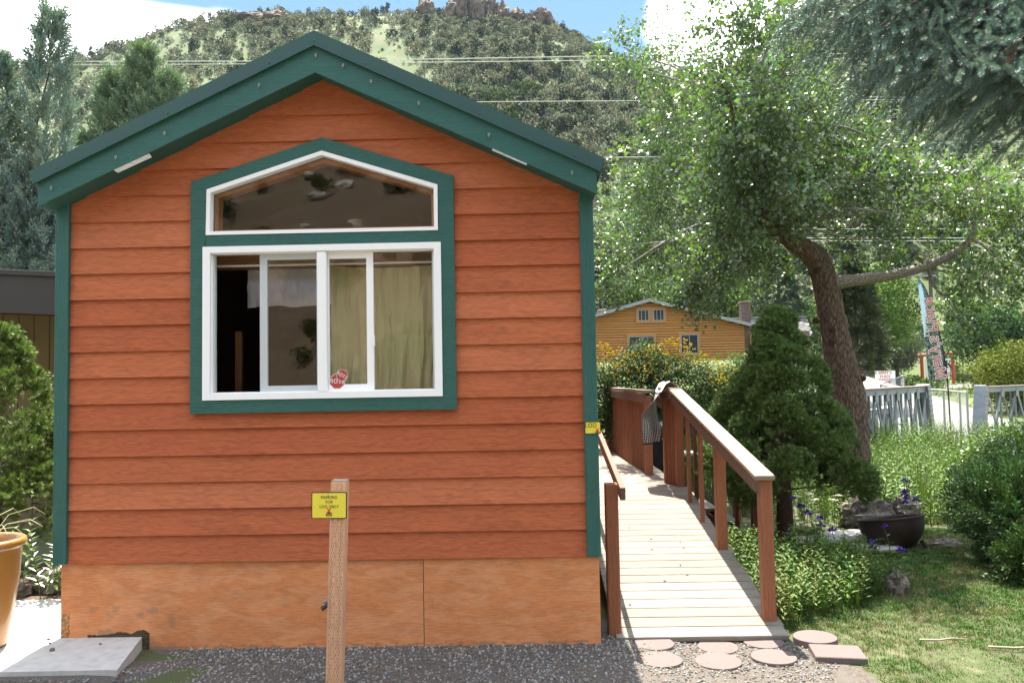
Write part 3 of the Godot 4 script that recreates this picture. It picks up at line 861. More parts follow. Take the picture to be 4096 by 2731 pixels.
# ---------------------------------------------------------------- the log house across the creek
func log_house() -> void:
	var t := thing("log_house", "golden log sided house with weathered shingles beyond the yellow rose bush", "house")
	var gz := -38.7
	var floor_y := 2.3
	var apex := Vector2(8.34, 6.02)
	var sl := 0.27
	var b: B
	# half log courses, each trimmed to the gable
	var y := floor_y
	var k := 0
	while y < apex.y - 0.15:
		var half := minf(5.28, (apex.y - 0.12 - y) / sl)
		b = B.new()
		b.off = Vector2(rng.randf() * 9, rng.randf() * 3)
		b.tube(PackedVector3Array([Vector3(apex.x - half, y + 0.075, gz), Vector3(apex.x + half, y + 0.075, gz)]), PackedFloat32Array([0.082, 0.082]), 10)
		obj("log_course", b, [M.log, M.log2][k % 2], t)
		y += 0.15
		k += 1
	# body
	b = B.new()
	b.prism(poly([[apex.x - 5.2, floor_y - 0.6], [apex.x + 5.2, floor_y - 0.6], [apex.x + 5.2, 4.55], [apex.x, apex.y - 0.1], [apex.x - 5.2, 4.55]]), gz - 7.0, gz - 0.03)
	obj("wall", b, M.log2, t)
	for sx in [-1.0, 1.0]:
		b = B.new()
		var e := Vector2(apex.x + sx * 5.75, apex.y + 0.06 - sl * 5.75)
		b.prism(poly2([Vector2(apex.x, apex.y + 0.06), e, e + Vector2(0, -0.13), Vector2(apex.x, apex.y - 0.08)]), gz + 0.35, gz + 0.45)
		obj("rake_board", b, M.fascia_grey, t)
		b = B.new()
		b.prism(poly2([Vector2(apex.x, apex.y + 0.11), e + Vector2(sx * 0.03, 0.05), e + Vector2(0, -0.03), Vector2(apex.x, apex.y + 0.02)]), gz - 7.3, gz + 0.35)
		obj("roof", b, M.shake[1], t)
	for w in [[7.70, 4.87, 8.35, 5.54, "small square attic window on the inner side"], [8.56, 4.87, 9.20, 5.54, ""], [7.15, 3.0, 8.6, 4.05, ""], [10.05, 3.0, 11.05, 4.10, ""]]:
		var wn := Node3D.new()
		wn.name = "window"
		t.add_child(wn, true)
		var o := [[w[0] - 0.1, w[1] - 0.1], [w[2] + 0.1, w[1] - 0.1], [w[2] + 0.1, w[3] + 0.1], [w[0] - 0.1, w[3] + 0.1]]
		var i := [[w[0], w[1]], [w[2], w[1]], [w[2], w[3]], [w[0], w[3]]]
		var g := [[w[0] + 0.06, w[1] + 0.06], [w[2] - 0.06, w[1] + 0.06], [w[2] - 0.06, w[3] - 0.06], [w[0] + 0.06, w[3] - 0.06]]
		frame_ring(o, i, gz - 0.05, gz + 0.115, M.log, wn, "casing")
		frame_ring(i, g, gz - 0.05, gz + 0.10, M.fascia_grey, wn, "frame")
		b = B.new()
		b.box(Vector3((w[0] + w[2]) / 2, (w[1] + w[3]) / 2, gz + 0.075), Vector3(w[2] - w[0] - 0.1, w[3] - w[1] - 0.1, 0.02))
		obj("pane", b, M.pane_dark, wn)
		var cuts := [0.33, 0.67] if w[2] - w[0] < 0.8 else [0.5]
		for c in cuts:
			b = B.new()
			b.box(Vector3(lerpf(w[0], w[2], c), (w[1] + w[3]) / 2, gz + 0.093), Vector3(0.035, w[3] - w[1] - 0.12, 0.014))
			obj("muntin", b, M.fascia_grey, wn)
	# chimney pots
	b = B.new()
	b.box(Vector3(14.3, 5.2, -40.8), Vector3(0.55, 1.6, 0.55), Basis(), 0.03)
	b.box(Vector3(14.3, 6.0, -40.8), Vector3(0.66, 0.12, 0.66), Basis(), 0.03)
	obj("chimney", b, M.soot, t)
	b = B.new()
	b.box(Vector3(5.85, 5.35, -40.2), Vector3(0.5, 0.75, 0.5), Basis(), 0.05)
	obj("chimney", b, M.rock, t)
	# shingled wing to the right
	b = B.new()
	b.box(Vector3(16.0, 3.3, -42.3), Vector3(4.2, 2.0, 2.6))
	obj("wing_wall", b, M.dark_wood, t)
	var rt := Vector3(13.6, 5.2, -41.9)
	for row in 9:
		for c in 20:
			var x := rt.x + 0.235 * c + (0.11 if row % 2 else 0.0)
			if x > 18.2:
				continue
			var f := row / 9.0
			var m := B.new()
			m.box(Vector3(0, 0, 0), Vector3(0.225, 0.03, 0.24), Basis(), 0.0)
			var o := put("shingle", G.shingle, M.shake[rng.randi() % 3], t, Vector3(x, rt.y - 0.12 - 1.13 * f, rt.z + 1.0 * f + rng.randf_range(-0.01, 0.01)), Basis(Vector3.RIGHT, 0.80))
	b = B.new()
	b.beam(Vector3(13.6, 5.17, -41.97), Vector3(18.25, 5.20, -41.97), 0.25, 0.06)
	obj("ridge_cap", b, M.fascia_grey, t)
	b = B.new()
	b.box(Vector3(13.9, 3.45, -39.6), Vector3(0.9, 2.1, 1.2))
	obj("porch", b, M.dark_wood, t)
	b = B.new()
	b.box(Vector3(14.05, 3.2, -38.9), Vector3(0.12, 1.6, 0.12))
	obj("porch_post", b, M.log, t)


# ---------------------------------------------------------------- bridge, road, signs
func truss(called: String, label: String, a: Vector3, c: Vector3, panels: int, first_inclined: int, high := 1.75) -> void:
	var t := thing(called, label, "bridge truss", Vector3.ZERO, 0.0, "steel trusses of the bridge")
	var d := (c - a)
	var n := d.cross(Vector3.UP).normalized()
	var low := Vector3(0, -high, 0)
	var b := B.new()
	b.beam(a, c, 0.20, 0.16, 0.008)
	obj("top_chord", b, M.steel, t)
	b = B.new()
	b.beam(a + n * 0.13 + Vector3(0, 0.07, 0), c + n * 0.13 + Vector3(0, 0.07, 0), 0.05, 0.02, 0.0)
	obj("flange", b, M.rust, t)
	b = B.new()
	b.beam(a + low - d.normalized() * 0.9, c + low + d.normalized() * 0.9, 0.18, 0.14, 0.008)
	obj("bottom_chord", b, M.steel, t)
	for k in panels + 1:
		var p := a + d * (float(k) / panels)
		# a laced pair of angles as upright
		b = B.new()
		for s in [-1.0, 1.0]:
			b.beam(p + n * 0.055 * s, p + n * 0.055 * s + low, 0.025, 0.09, 0.0, d.normalized())
		obj("upright", b, [M.steel, M.steel_dull, M.steel_dull][k % 3], t)
		if k < panels:
			var q := a + d * (float(k + 1) / panels)
			for pair in [[p, q + low], [q, p + low]]:
				b = B.new()
				b.beam(pair[0] + n * 0.09, pair[1] + n * 0.09, 0.025, 0.065, 0.0)
				obj("diagonal", b, [M.steel, M.steel_dull][k % 2], t)
		b = B.new()
		b.box(p + n * 0.118 + Vector3(0, -0.14, 0), Vector3(0.17, 0.16, 0.012), Basis(d.normalized(), Vector3.UP, d.normalized().cross(Vector3.UP)))
		obj("gusset", b, M.steel, t)
	# inclined end post with two rows of rivets
	var e0 := c if first_inclined > 0 else a
	var out := d.normalized() * (0.42 if first_inclined > 0 else -0.42)
	b = B.new()
	b.beam(e0 + out * 0.12 + Vector3(0, 0.10, 0), e0 + out + low, 0.30, 0.20, 0.008, d.normalized())
	obj("end_post", b, M.steel, t)
	b = B.new()
	for k in 15:
		var p := (e0 + out * 0.12).lerp(e0 + out + low, (k + 0.5) / 15.0)
		for s in [-1.0, 1.0]:
			b.box(p + n * 0.153 + d.normalized() * 0.075 * s, Vector3(0.03, 0.03, 0.02), Basis(), 0.008)
	obj("rivets", b, M.rust, t).set_meta("kind", "stuff")


func ribbon(called: String, pts: Array, wide: float, mt: Material, lift: float, slope := false) -> void:
	var b := B.new()
	for i in pts.size() - 1:
		for k in 6:
			var q := []
			for e in [[k, -1], [k, 1], [k + 1, 1], [k + 1, -1]]:
				var f: float = e[0] / 6.0
				var p0: Vector2 = pts[maxi(i - 1, 0)]
				var p1: Vector2 = pts[i]
				var p2: Vector2 = pts[i + 1]
				var p3: Vector2 = pts[mini(i + 2, pts.size() - 1)]
				var p := p1.cubic_interpolate(p2, p0, p3, f)
				var dd := (p1.cubic_interpolate(p2, p0, p3, f + 0.02) - p1.cubic_interpolate(p2, p0, p3, f - 0.02)).normalized()
				var s: Vector2 = p + Vector2(dd.y, -dd.x) * (wide * 0.5 * e[1])
				var hgt := gh(s.x, s.y) + lift
				q.append(Vector3(s.x, hgt, s.y))
			b.quad(q[0], q[1], q[2], q[3])
	struct(called, b, mt)


func bridge_and_road() -> void:
	ribbon("road", [Vector2(10.5, -8.0), Vector2(12.6, -13.6), Vector2(14.6, -20.0), Vector2(17.2, -28.0), Vector2(20.6, -37.0), Vector2(25.0, -46.0), Vector2(33.0, -54.0), Vector2(48.0, -57.0), Vector2(80.0, -58.0)], 4.2, M.asphalt, 0.03)
	ribbon("track", [Vector2(20.6, -38.0), Vector2(22.0, -45.0), Vector2(23.5, -52.0), Vector2(25.0, -60.0), Vector2(26.0, -68.0)], 3.0, M.dirt, 0.045)
	truss("bridge_truss", "pale blue grey steel truss with rust streaks, beside the leaning poplar trunk", Vector3(7.0, 1.35, -9.9), Vector3(10.957, 1.35, -13.915), 9, 1)
	truss("bridge_truss", "farther steel truss showing between the members of the one beside the trunk", Vector3(8.2, 0.72, -13.4), Vector3(11.2, 0.72, -16.4), 9, 1, 1.4)
	truss("bridge_truss", "pale blue grey steel truss at the picture's right edge behind wire fencing", Vector3(13.599, 1.26, -15.965), Vector3(18.6, 1.26, -19.6), 7, -1)
	# wire fence in three runs
	fence("wire_fence", "sagging chain link panel hung beside the riveted bridge post", [Vector3(11.25, 0, -13.9), Vector3(11.75, 0, -14.25), Vector3(12.2, 0, -14.5)], -0.35, 0.62)
	fence("wire_fence", "long chain link fence with a pipe rail curving up along the road", [Vector3(12.75, 0, -15.2), Vector3(13.0, 0, -16.0), Vector3(13.1, 0, -17.0), Vector3(12.9, 0, -18.2), Vector3(12.9, 0, -19.6), Vector3(13.6, 0, -22.0), Vector3(15.6, 0, -24.5)], 0.0, 1.2)
	fence("wire_fence", "chain link panel in front of the truss at the right edge", [Vector3(13.3, 0, -15.3), Vector3(15.2, 0, -16.5), Vector3(17.6, 0, -18.2)], -0.45, 0.72)
	# feather banner
	var t := thing("feather_banner", "tall camouflage feather banner lettered in red on a thin pole", "banner", Vector3(11.36, 0.0, -13.45))
	var b := B.new()
	var pole := PackedVector3Array()
	var right := [Vector3(0.0, 0.30, 0), Vector3(-0.03, 1.52, 0.02), Vector3(-0.10, 2.2, 0.04), Vector3(-0.20, 2.72, 0.06), Vector3(-0.33, 3.25, 0.08), Vector3(-0.46, 3.66, 0.09), Vector3(-0.56, 3.86, 0.10), Vector3(-0.67, 3.94, 0.10)]
	var left := [Vector3(-0.46, 1.53, 0.02), Vector3(-0.47, 1.53, 0.02), Vector3(-0.52, 2.2, 0.04), Vector3(-0.56, 2.72, 0.06), Vector3(-0.61, 3.25, 0.08), Vector3(-0.65, 3.66, 0.09), Vector3(-0.665, 3.86, 0.10), Vector3(-0.675, 3.935, 0.10)]
	var pr := PackedFloat32Array()
	for k in right.size():
		pole.append(right[k])
		pr.append(lerpf(0.018, 0.008, k / 7.0))
	b.rod(Vector3(0.02, -0.5, 0), Vector3(0, 0.32, 0), 0.022)
	b.tube(pole, pr, 8)
	obj("pole", b, M.black, t)
	b = B.new()
	var nx := 6
	for k in range(1, 7):
		for i in nx:
			var q := []
			var u := []
			for e in [[i, k], [i + 1, k], [i + 1, k + 1], [i, k + 1]]:
				var f: float = e[0] / float(nx)
				var p: Vector3 = left[e[1]].lerp(right[e[1]], f)
				p.z += 0.02 * sin(f * 7.0 + p.y * 2.0) * sin(PI * f)
				q.append(p)
				u.append(Vector2(f, (3.94 - p.y) / 2.42))
			b.quad_uv(q[0], q[1], q[2], q[3], u[0], u[1], u[2], u[3])
	obj("cloth", b, M.flag_print, t)
	var lean := Basis(Vector3.BACK, 0.10)
	var up := lean * Basis(Vector3.UP, PI) * Basis(Vector3.BACK, PI / 2)
	for o in [[-0.013, -0.013, 0.0], [0.013, 0.013, 0.001], [-0.013, 0.013, 0.002], [0.013, -0.013, 0.003]]:
		text("lettering_edge", "Mary's Place", 0.35, 0.002, M.sign_white, t, Vector3(-0.315 + o[0], 2.55 + o[1], 0.090 + o[2]), up, "Droid Sans", 400)
	text("lettering", "Mary's Place", 0.35, 0.002, M.sign_red, t, Vector3(-0.315, 2.55, 0.097), up, "Droid Sans", 400)
	text("lettering", "Camping", 0.15, 0.002, M.sign_white, t, Vector3(-0.53, 2.90, 0.100), up, "Droid Serif", 400)
	# road sign with an arrow
	t = thing("road_sign", "white board reading MARY'S PLACE REGISTER above a red arrow", "sign", Vector3(20.62, 0.45, -37.1))
	b = B.new()
	b.box(Vector3(0, 1.03, 0), Vector3(1.12, 0.80, 0.03), Basis(), 0.004)
	obj("board", b, M.sign_white, t)
	b = B.new()
	for q in [[0, 0.637, 1.14, 0.02], [0, 1.423, 1.14, 0.02], [-0.56, 1.03, 0.02, 0.8], [0.56, 1.03, 0.02, 0.8]]:
		b.box(Vector3(q[0], q[1], 0.005), Vector3(q[2], q[3], 0.045))
	obj("frame", b, M.black_rough, t)
	for l in [["MARY'S", 1.30, 0.20], ["PLACE", 1.10, 0.19], ["REGISTER", 0.93, 0.165]]:
		text("lettering", l[0], l[2], 0.006, M.sign_red, t, Vector3(0, l[1], 0.02), Basis(), "Droid Sans", 700)
	b = B.new()
	b.prism(poly([[-0.33, 0.74], [0.20, 0.74], [0.20, 0.71], [0.33, 0.785], [0.20, 0.86], [0.20, 0.83], [-0.33, 0.83]]), 0.016, 0.022)
	obj("arrow", b, M.sign_red, t)
	for x in [-0.28, 0.28]:
		b = B.new()
		b.beam(Vector3(x * 1.1, -0.25, 0.10), Vector3(x, 0.68, -0.05), 0.05, 0.05)
		obj("leg", b, M.fascia_grey, t)
	# timber framed sign
	t = thing("timber_sign", "white sign hung in a red log frame behind the banner", "sign", Vector3(33.95, 0.4, -57.3))
	for x in [-1.22, 1.22]:
		b = B.new()
		b.rod(Vector3(x, -0.3, 0), Vector3(x, 2.72, 0), 0.13, 10)
		obj("post", b, M.red_timber, t)
	b = B.new()
	b.rod(Vector3(-1.75, 2.62, 0), Vector3(1.75, 2.82, 0), 0.12, 10)
	obj("crossbar", b, M.red_timber, t)
	b = B.new()
	b.box(Vector3(0, 1.62, 0), Vector3(1.9, 1.5, 0.05))
	obj("board", b, M.sign_white, t)
	text("lettering", "RK", 0.85, 0.01, M.black, t, Vector3(0.55, 1.92, 0.03), Basis(), "Droid Serif", 700)
	text("lettering", "BINS", 0.42, 0.01, M.black, t, Vector3(0.52, 1.10, 0.03), Basis(), "Droid Serif", 400)
	# wheelie bins
	for k in 2:
		t = thing("wheelie_bin", ["dull brown black wheelie bin nearer the timber sign", "blue black wheelie bin beside the brown one"][k], "bin", Vector3([37.3, 38.3][k], 0.35, -59.3), 0.0, "wheelie bins by the road")
		b = B.new()
		for s in 6:
			pass
		b.prism(poly([[-0.33, 0.06], [0.33, 0.06], [0.40, 1.10], [-0.40, 1.10]]), -0.35, 0.35)
		obj("body", b, [M.bin_dark, M.bin_blue][k], t)
		b = B.new()
		b.box(Vector3(0, 1.15, 0.0), Vector3(0.88, 0.10, 0.82), Basis(), 0.04)
		obj("lid", b, [M.bin_dark, M.bin_blue][k], t)
		for x in [-0.3, 0.3]:
			b = B.new()
			b.rod(Vector3(x - 0.03, 0.12, -0.3), Vector3(x + 0.03, 0.12, -0.3), 0.13, 12)
			obj("wheel", b, M.rubber, t)
	# utility pole
	t = thing("utility_pole", "dark wooden utility pole with a crossarm on the far slope", "utility pole", Vector3(37.66, 1.0, -65.0))
	b = B.new()
	b.tube(PackedVector3Array([Vector3(0, -1, 0), Vector3(0, 9.6, 0)]), PackedFloat32Array([0.2, 0.15]), 10)
	obj("pole", b, M.twig, t)
	b = B.new()
	b.box(Vector3(-0.75, 9.3, 0.1), Vector3(2.4, 0.16, 0.14))
	obj("crossarm", b, M.fascia_grey, t)
	for x in [-1.8, -0.9]:
		b = B.new()
		b.rod(Vector3(x, 9.36, 0.1), Vector3(x, 9.56, 0.1), 0.06, 8)
		obj("insulator", b, M.galv, t)
	# fence posts on the slope
	for k in 4:
		var p := Vector3([26.6, 31.0, 43.0, 47.5][k], 0, [-62.0, -63.0, -60.5, -61.0][k])
		p.y = gh(p.x, p.z)
		b = B.new()
		b.rod(Vector3(0, -0.3, 0), Vector3(0.03, [2.4, 1.6, 1.5, 1.4][k], 0), 0.09, 7)
		b.box(Vector3(0, 1.0, 0), Vector3(0.5, 0.07, 0.05))
		tag(obj("fence_post", b, M.twig, null, p), ["tall dark fence post above the dirt track", "short fence post left of the banner's slope", "grey fence post beside the wheelie bins", "thin fence post near the yellow green shrub"][k], "fence post", "fence posts on the slope")


func fence(called: String, label: String, pts: Array, low: float, high: float) -> void:
	var t := thing(called, label, "fence", Vector3.ZERO, 0.0, "wire fences by the bridge")
	var wires := B.new()
	var rail := PackedVector3Array()
	var rr := PackedFloat32Array()
	for i in pts.size():
		var p: Vector3 = pts[i]
		var g := gh(p.x, p.z) + low
		rail.append(Vector3(p.x, g + high, p.z))
		rr.append(0.024)
		var b := B.new()
		b.rod(Vector3(p.x, g - 0.4, p.z), Vector3(p.x, g + high, p.z), 0.028, 8)
		obj("post", b, M.galv, t)
		if i + 1 < pts.size():
			var q: Vector3 = pts[i + 1]
			var h := gh(q.x, q.z) + low
			var n := int(p.distance_to(q) / 0.07)
			var m := int(high / 0.07)
			for k in range(-m, n):
				for s in [0, 1]:
					var a0 := maxi(0, -k)
					var a1 := mini(m, n - k)
					if a1 <= a0:
						continue
					var e0 := float(k + a0) / n
					var e1 := float(k + a1) / n
					var f0 := float(a0) / m
					var f1 := float(a1) / m
					if s:
						f0 = 1.0 - f0
						f1 = 1.0 - f1
					var A := p.lerp(q, e0)
					A.y = lerpf(g, h, e0) + f0 * high
					var Z := p.lerp(q, e1)
					Z.y = lerpf(g, h, e1) + f1 * high
					wires.beam(A, Z, 0.0035, 0.0035, 0.0)
	var rb := B.new()
	rb.tube(rail, rr, 8)
	obj("top_rail", rb, M.galv, t)
	obj("wire_mesh", wires, M.galv, t)


# ---------------------------------------------------------------- plant pieces
func leaf(b: B, at: Vector3, dir: Vector3, up: Vector3, long: float, wide: float, fold := 0.25) -> void:
	# a pointed leaf folded along its midrib
	var s := dir.cross(up).normalized()
	var u := s.cross(dir).normalized()
	var m := at + dir * long * 0.42
	var l := m + s * wide * 0.5 + u * fold * wide * 0.5
	var r := m - s * wide * 0.5 + u * fold * wide * 0.5
	var tip := at + dir * long - u * long * 0.06
	var c := at + dir * long * 0.5
	b.tri(at, c, l)
	b.tri(at, r, c)
	b.tri(c, tip, l)
	b.tri(c, r, tip)


func rand_dir() -> Vector3:
	var z := rng.randf_range(-1, 1)
	var a := rng.randf() * TAU
	var r := sqrt(1 - z * z)
	return Vector3(r * cos(a), z, r * sin(a))


func twig_mesh(n: int, long: float, ll: float, lw: float, droop := 0.3) -> ArrayMesh:
	# a leafy twig along +z
	var b := B.new()
	b.col = Color(0.5, 0.32, 0.25)
	b.tube(PackedVector3Array([Vector3.ZERO, Vector3(0, 0.01, long * 0.5), Vector3(0, -0.01, long)]), PackedFloat32Array([0.004, 0.003, 0.0015]), 3, false)
	for k in n:
		var f := (k + 0.5) / n
		var a := k * 2.4 + rng.randf()
		var d := (Vector3(cos(a), sin(a), 0.5) + rand_dir() * 0.35 + Vector3(0, -droop, 0)).normalized()
		var v := rng.randf_range(0.75, 1.25)
		b.col = Color(v, v * rng.randf_range(0.95, 1.05), v * rng.randf_range(0.8, 1.1))
		var st := Vector3(0, 0, long * f) + d * ll * 0.5
		leaf(b, st, (d + Vector3(0, -droop, 0) + rand_dir() * 0.3).normalized(), rand_dir(), ll * rng.randf_range(0.75, 1.15), lw * rng.randf_range(0.8, 1.1))
	return b.mesh()


func clump_mesh(n: int, rad: float, ll: float, lw: float, upward := 0.3) -> ArrayMesh:
	# a loose ball of leaves
	var b := B.new()
	for k in n:
		var o := rand_dir()
		var p := o * rad * pow(rng.randf(), 0.4)
		var v := rng.randf_range(0.7, 1.3)
		b.col = Color(v, v, v * rng.randf_range(0.8, 1.1))
		leaf(b, p, (o + rand_dir() * 0.7 + Vector3(0, upward, 0)).normalized(), rand_dir(), ll * rng.randf_range(0.7, 1.2), lw * rng.randf_range(0.8, 1.2))
	return b.mesh()


func sprig_mesh(n: int, long: float, nl: float, nw: float, spread: float, tips := 1.25) -> ArrayMesh:
	# needles round a stem along +z
	var b := B.new()
	b.col = Color(0.55, 0.4, 0.3)
	b.tube(PackedVector3Array([Vector3.ZERO, Vector3(0, 0, long)]), PackedFloat32Array([nw * 0.9, nw * 0.5]), 3, false)
	for k in n:
		var f := (k + rng.randf()) / n
		var a := k * 2.399
		var d := Vector3(cos(a) * spread, sin(a) * spread, 0.55 + 0.5 * f).normalized()
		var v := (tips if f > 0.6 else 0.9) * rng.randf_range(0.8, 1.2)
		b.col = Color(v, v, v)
		var p := Vector3(0, 0, long * f)
		var s := d.cross(rand_dir()).normalized() * nw
		var q := p + d * nl * rng.randf_range(0.8, 1.1)
		b.tri(p - s, p + s, q)
	return b.mesh()


func spray_mesh(n: int, long: float) -> ArrayMesh:
	# juniper: a plume of scale leaved side shoots
	var b := B.new()
	for k in n:
		var f := (k + rng.randf()) / n
		var p := Vector3(0, 0, long * f * 0.9)
		var a := k * 2.399
		var d := Vector3(cos(a) * 0.65, sin(a) * 0.65, 0.9).normalized()
		var l := long * lerpf(0.42, 0.2, f)
		for j in 4:
			var v := rng.randf_range(0.75, 1.3)
			b.col = Color(v, v, v)
			var pp := p + d * l * j * 0.24
			var dd := (d + rand_dir() * 0.5 + Vector3(0, 0, 0.2)).normalized()
			var s := dd.cross(rand_dir()).normalized() * 0.008
			b.tri(pp - s, pp + s, pp + dd * l * 0.5)
	return b.mesh()


func shrub_mesh(n: int, flat: float, piece: float, columnar := false) -> ArrayMesh:
	# a whole shrub of unit half width for the far hill: leaf bunches on uneven lobes
	var b := B.new()
	var lobes := []
	for k in 9:
		var o := rand_dir()
		o.y = absf(o.y)
		var c := Vector3(o.x * 0.55, 0.35 + o.y * 0.55, o.z * 0.55)
		if columnar:
			c = Vector3(o.x * 0.4, 0.2 + 1.5 * k / 9.0, o.z * 0.4) * Vector3(1.0 - 0.07 * k, 1, 1.0 - 0.07 * k)
		lobes.append([c, rng.randf_range(0.32, 0.5) * (1.0 - 0.06 * k if columnar else 1.0)])
	for k in n:
		var l: Array = lobes[k % lobes.size()]
		var o := rand_dir()
		var p: Vector3 = l[0] + o * l[1] * rng.randf_range(0.75, 1.05)
		p.y = maxf(p.y * flat, 0.03)
		var v := rng.randf_range(0.65, 1.35)
		b.col = Color(v, v, v * rng.randf_range(0.85, 1.1))
		var d := (o + rand_dir() * 0.8).normalized()
		var s := d.cross(rand_dir()).normalized()
		var w := s.cross(d)
		var z := piece * rng.randf_range(0.6, 1.3)
		var nn := (o * 0.8 + w * 0.6).normalized()
		b.tri(p - s * z * 0.5, p + s * z * 0.5, p + d * z, nn, nn, nn)
		b.tri(p - s * z * 0.4 + w * z * 0.3, p + d * z * 0.8 + w * z * 0.4, p + s * z * 0.5 - w * z * 0.3, nn, nn, nn)
	return b.mesh()


func pebble_mesh() -> ArrayMesh:
	var b := B.new()
	var q := noise(rng.randi() % 999, 1.4, 1)
	var f := func(i: int, j: int) -> Vector3:
		var a := PI * j / 4.0
		var t := TAU * (i % 6) / 6.0
		var d := Vector3(sin(a) * cos(t), cos(a), sin(a) * sin(t))
		return d * (1.0 + 0.5 * q.get_noise_3dv(d)) * Vector3(1, 0.65, 0.85)
	for i in 6:
		for j in 4:
			if j > 0:
				b.tri(f.call(i, j), f.call(i + 1, j), f.call(i, j + 1))
			if j < 3:
				b.tri(f.call(i + 1, j), f.call(i + 1, j + 1), f.call(i, j + 1))
	return b.mesh()


func rock_mesh(seed_: int, s: Vector3, rough := 0.35, res := 18) -> B:
	var b := B.new()
	var q := noise(seed_, 0.9, 4)
	var cell := noise(seed_ + 5, 0.8, 1, FastNoiseLite.TYPE_CELLULAR)
	var f := func(i: int, j: int) -> Vector3:
		var a := PI * j / res
		var t := TAU * (i % (res * 2)) / (res * 2)
		var d := Vector3(sin(a) * cos(t), cos(a), sin(a) * sin(t))
		return d * (1.0 + rough * q.get_noise_3dv(d * 1.6) + rough * 0.6 * cell.get_noise_3dv(d * 1.8)) * s
	for i in res * 2:
		for j in res:
			var p0: Vector3 = f.call(i, j)
			var p1: Vector3 = f.call(i + 1, j)
			var p2: Vector3 = f.call(i + 1, j + 1)
			var p3: Vector3 = f.call(i, j + 1)
			b.tri(p0, p1, p2)
			b.tri(p0, p2, p3)
	return b


func tuft_mesh(n: int, high: float, wide: float, lean: float) -> ArrayMesh:
	var b := B.new()
	for k in n:
		var a := rng.randf() * TAU
		var o := Vector3(cos(a), 0, sin(a)) * rng.randf() * 0.035
		var d := Vector3(cos(a + rng.randf()), 0, sin(a + rng.randf())) * lean * rng.randf_range(0.3, 1.0)
		var h := high * rng.randf_range(0.55, 1.1)
		var s := Vector3(-sin(a), 0, cos(a)) * wide * 0.5
		var v := rng.randf_range(0.75, 1.3)
		b.col = Color(v, v, v)
		var m := o + d * h * 0.35 + Vector3(0, h * 0.6, 0)
		b.tri(o - s, o + s, m + s * 0.7)
		b.tri(o - s, m + s * 0.7, m - s * 0.7)
		b.tri(m - s * 0.7, m + s * 0.7, o + d * h + Vector3(0, h * 0.92, 0))
	return b.mesh()


func weed_mesh(pairs: int, high: float, ll: float, lw: float, lean := 0.12) -> ArrayMesh:
	# an upright stem with leaf pairs
	var b := B.new()
	var top := Vector3(rng.randf_range(-lean, lean), high, rng.randf_range(-lean, lean))
	b.col = Color(0.9, 0.85, 0.7)
	b.tube(PackedVector3Array([Vector3.ZERO, top * 0.5 + Vector3(0.01, 0, 0), top]), PackedFloat32Array([0.004, 0.003, 0.0015]), 3, false)
	for k in pairs:
		var f := (k + 1.0) / pairs
		var p := top * (0.12 + 0.88 * f)
		for s in [0.0, PI]:
			var a: float = k * PI / 2 + s + rng.randf_range(-0.4, 0.4)
			var d := Vector3(cos(a), 0.45, sin(a)).normalized()
			var v := rng.randf_range(0.75, 1.35)
			b.col = Color(v, v, v * 0.9)
			leaf(b, p, d, Vector3.UP, ll * lerpf(1.1, 0.55, f * f) * rng.randf_range(0.8, 1.15), lw * lerpf(1.1, 0.6, f * f), 0.4)
	return b.mesh()


func make_meshes() -> void:
	var sh := B.new()
	sh.box(Vector3.ZERO, Vector3(0.222, 0.03, 0.24))
	G.shingle = sh.mesh()
	G.poplar = []
	G.clump = []
	G.far_clump = []
	G.sprig = []
	G.spray = []
	G.blue = []
	G.pale_shrub = []
	G.dark_shrub = []
	G.green_shrub = []
	G.pebble = []
	G.tuft = []
	G.weed = []
	for k in 4:
		G.poplar.append(twig_mesh(10, 0.24, 0.062, 0.055, 0.35))
		G.clump.append(clump_mesh(16, 0.11, 0.05, 0.026))
		G.far_clump.append(clump_mesh(22, 0.36, 0.16, 0.10))
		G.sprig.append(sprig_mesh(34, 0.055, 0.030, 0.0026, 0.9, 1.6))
		G.spray.append(spray_mesh(16, 0.22))
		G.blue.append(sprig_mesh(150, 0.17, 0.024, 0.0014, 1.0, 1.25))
		G.pale_shrub.append(shrub_mesh(230, 0.95, 0.16))
		G.dark_shrub.append(shrub_mesh(230, 1.0, 0.17, k % 2 == 0))
		G.green_shrub.append(shrub_mesh(200, 0.8, 0.18))
		G.pebble.append(pebble_mesh())
		G.tuft.append(tuft_mesh(11, 0.038, 0.0032, 0.8))
		G.weed.append(weed_mesh(9, 0.38, 0.075, 0.024))
	G.tall_grass = tuft_mesh(12, 0.5, 0.005, 0.35)
	G.blossom = clump_mesh(9, 0.012, 0.03, 0.024)


func vary(r: float, g: float, b: float, amt := 0.2) -> Color:
	var v := rng.randf_range(1.0 - amt, 1.0 + amt)
	var w := rng.randf_range(1.0 - amt * 0.4, 1.0 + amt * 0.4)
	return Color(r * v * w, g * v, b * v / w)


func aim(d: Vector3, roll := true) -> Basis:
	var u := Vector3.UP if absf(d.y) < 0.95 else Vector3.RIGHT
	var bs := Basis.looking_at(-d, u)
	return bs * Basis(Vector3.BACK, rng.randf() * TAU) if roll else bs


# shared out over the mesh variants, one MultiMesh each
func scatter_mix(called: String, meshes: Array, mt: Material, where: Array, tints: PackedColorArray, parent: Node) -> void:
	var n := meshes.size()
	for k in n:
		var w := []
		var t := PackedColorArray()
		for i in range(k, where.size(), n):
			w.append(where[i])
			t.append(tints[i])
		if w.size():
			var o := scatter(called, meshes[k], mt, w, t, parent)
			o.set_meta("kind", "stuff")


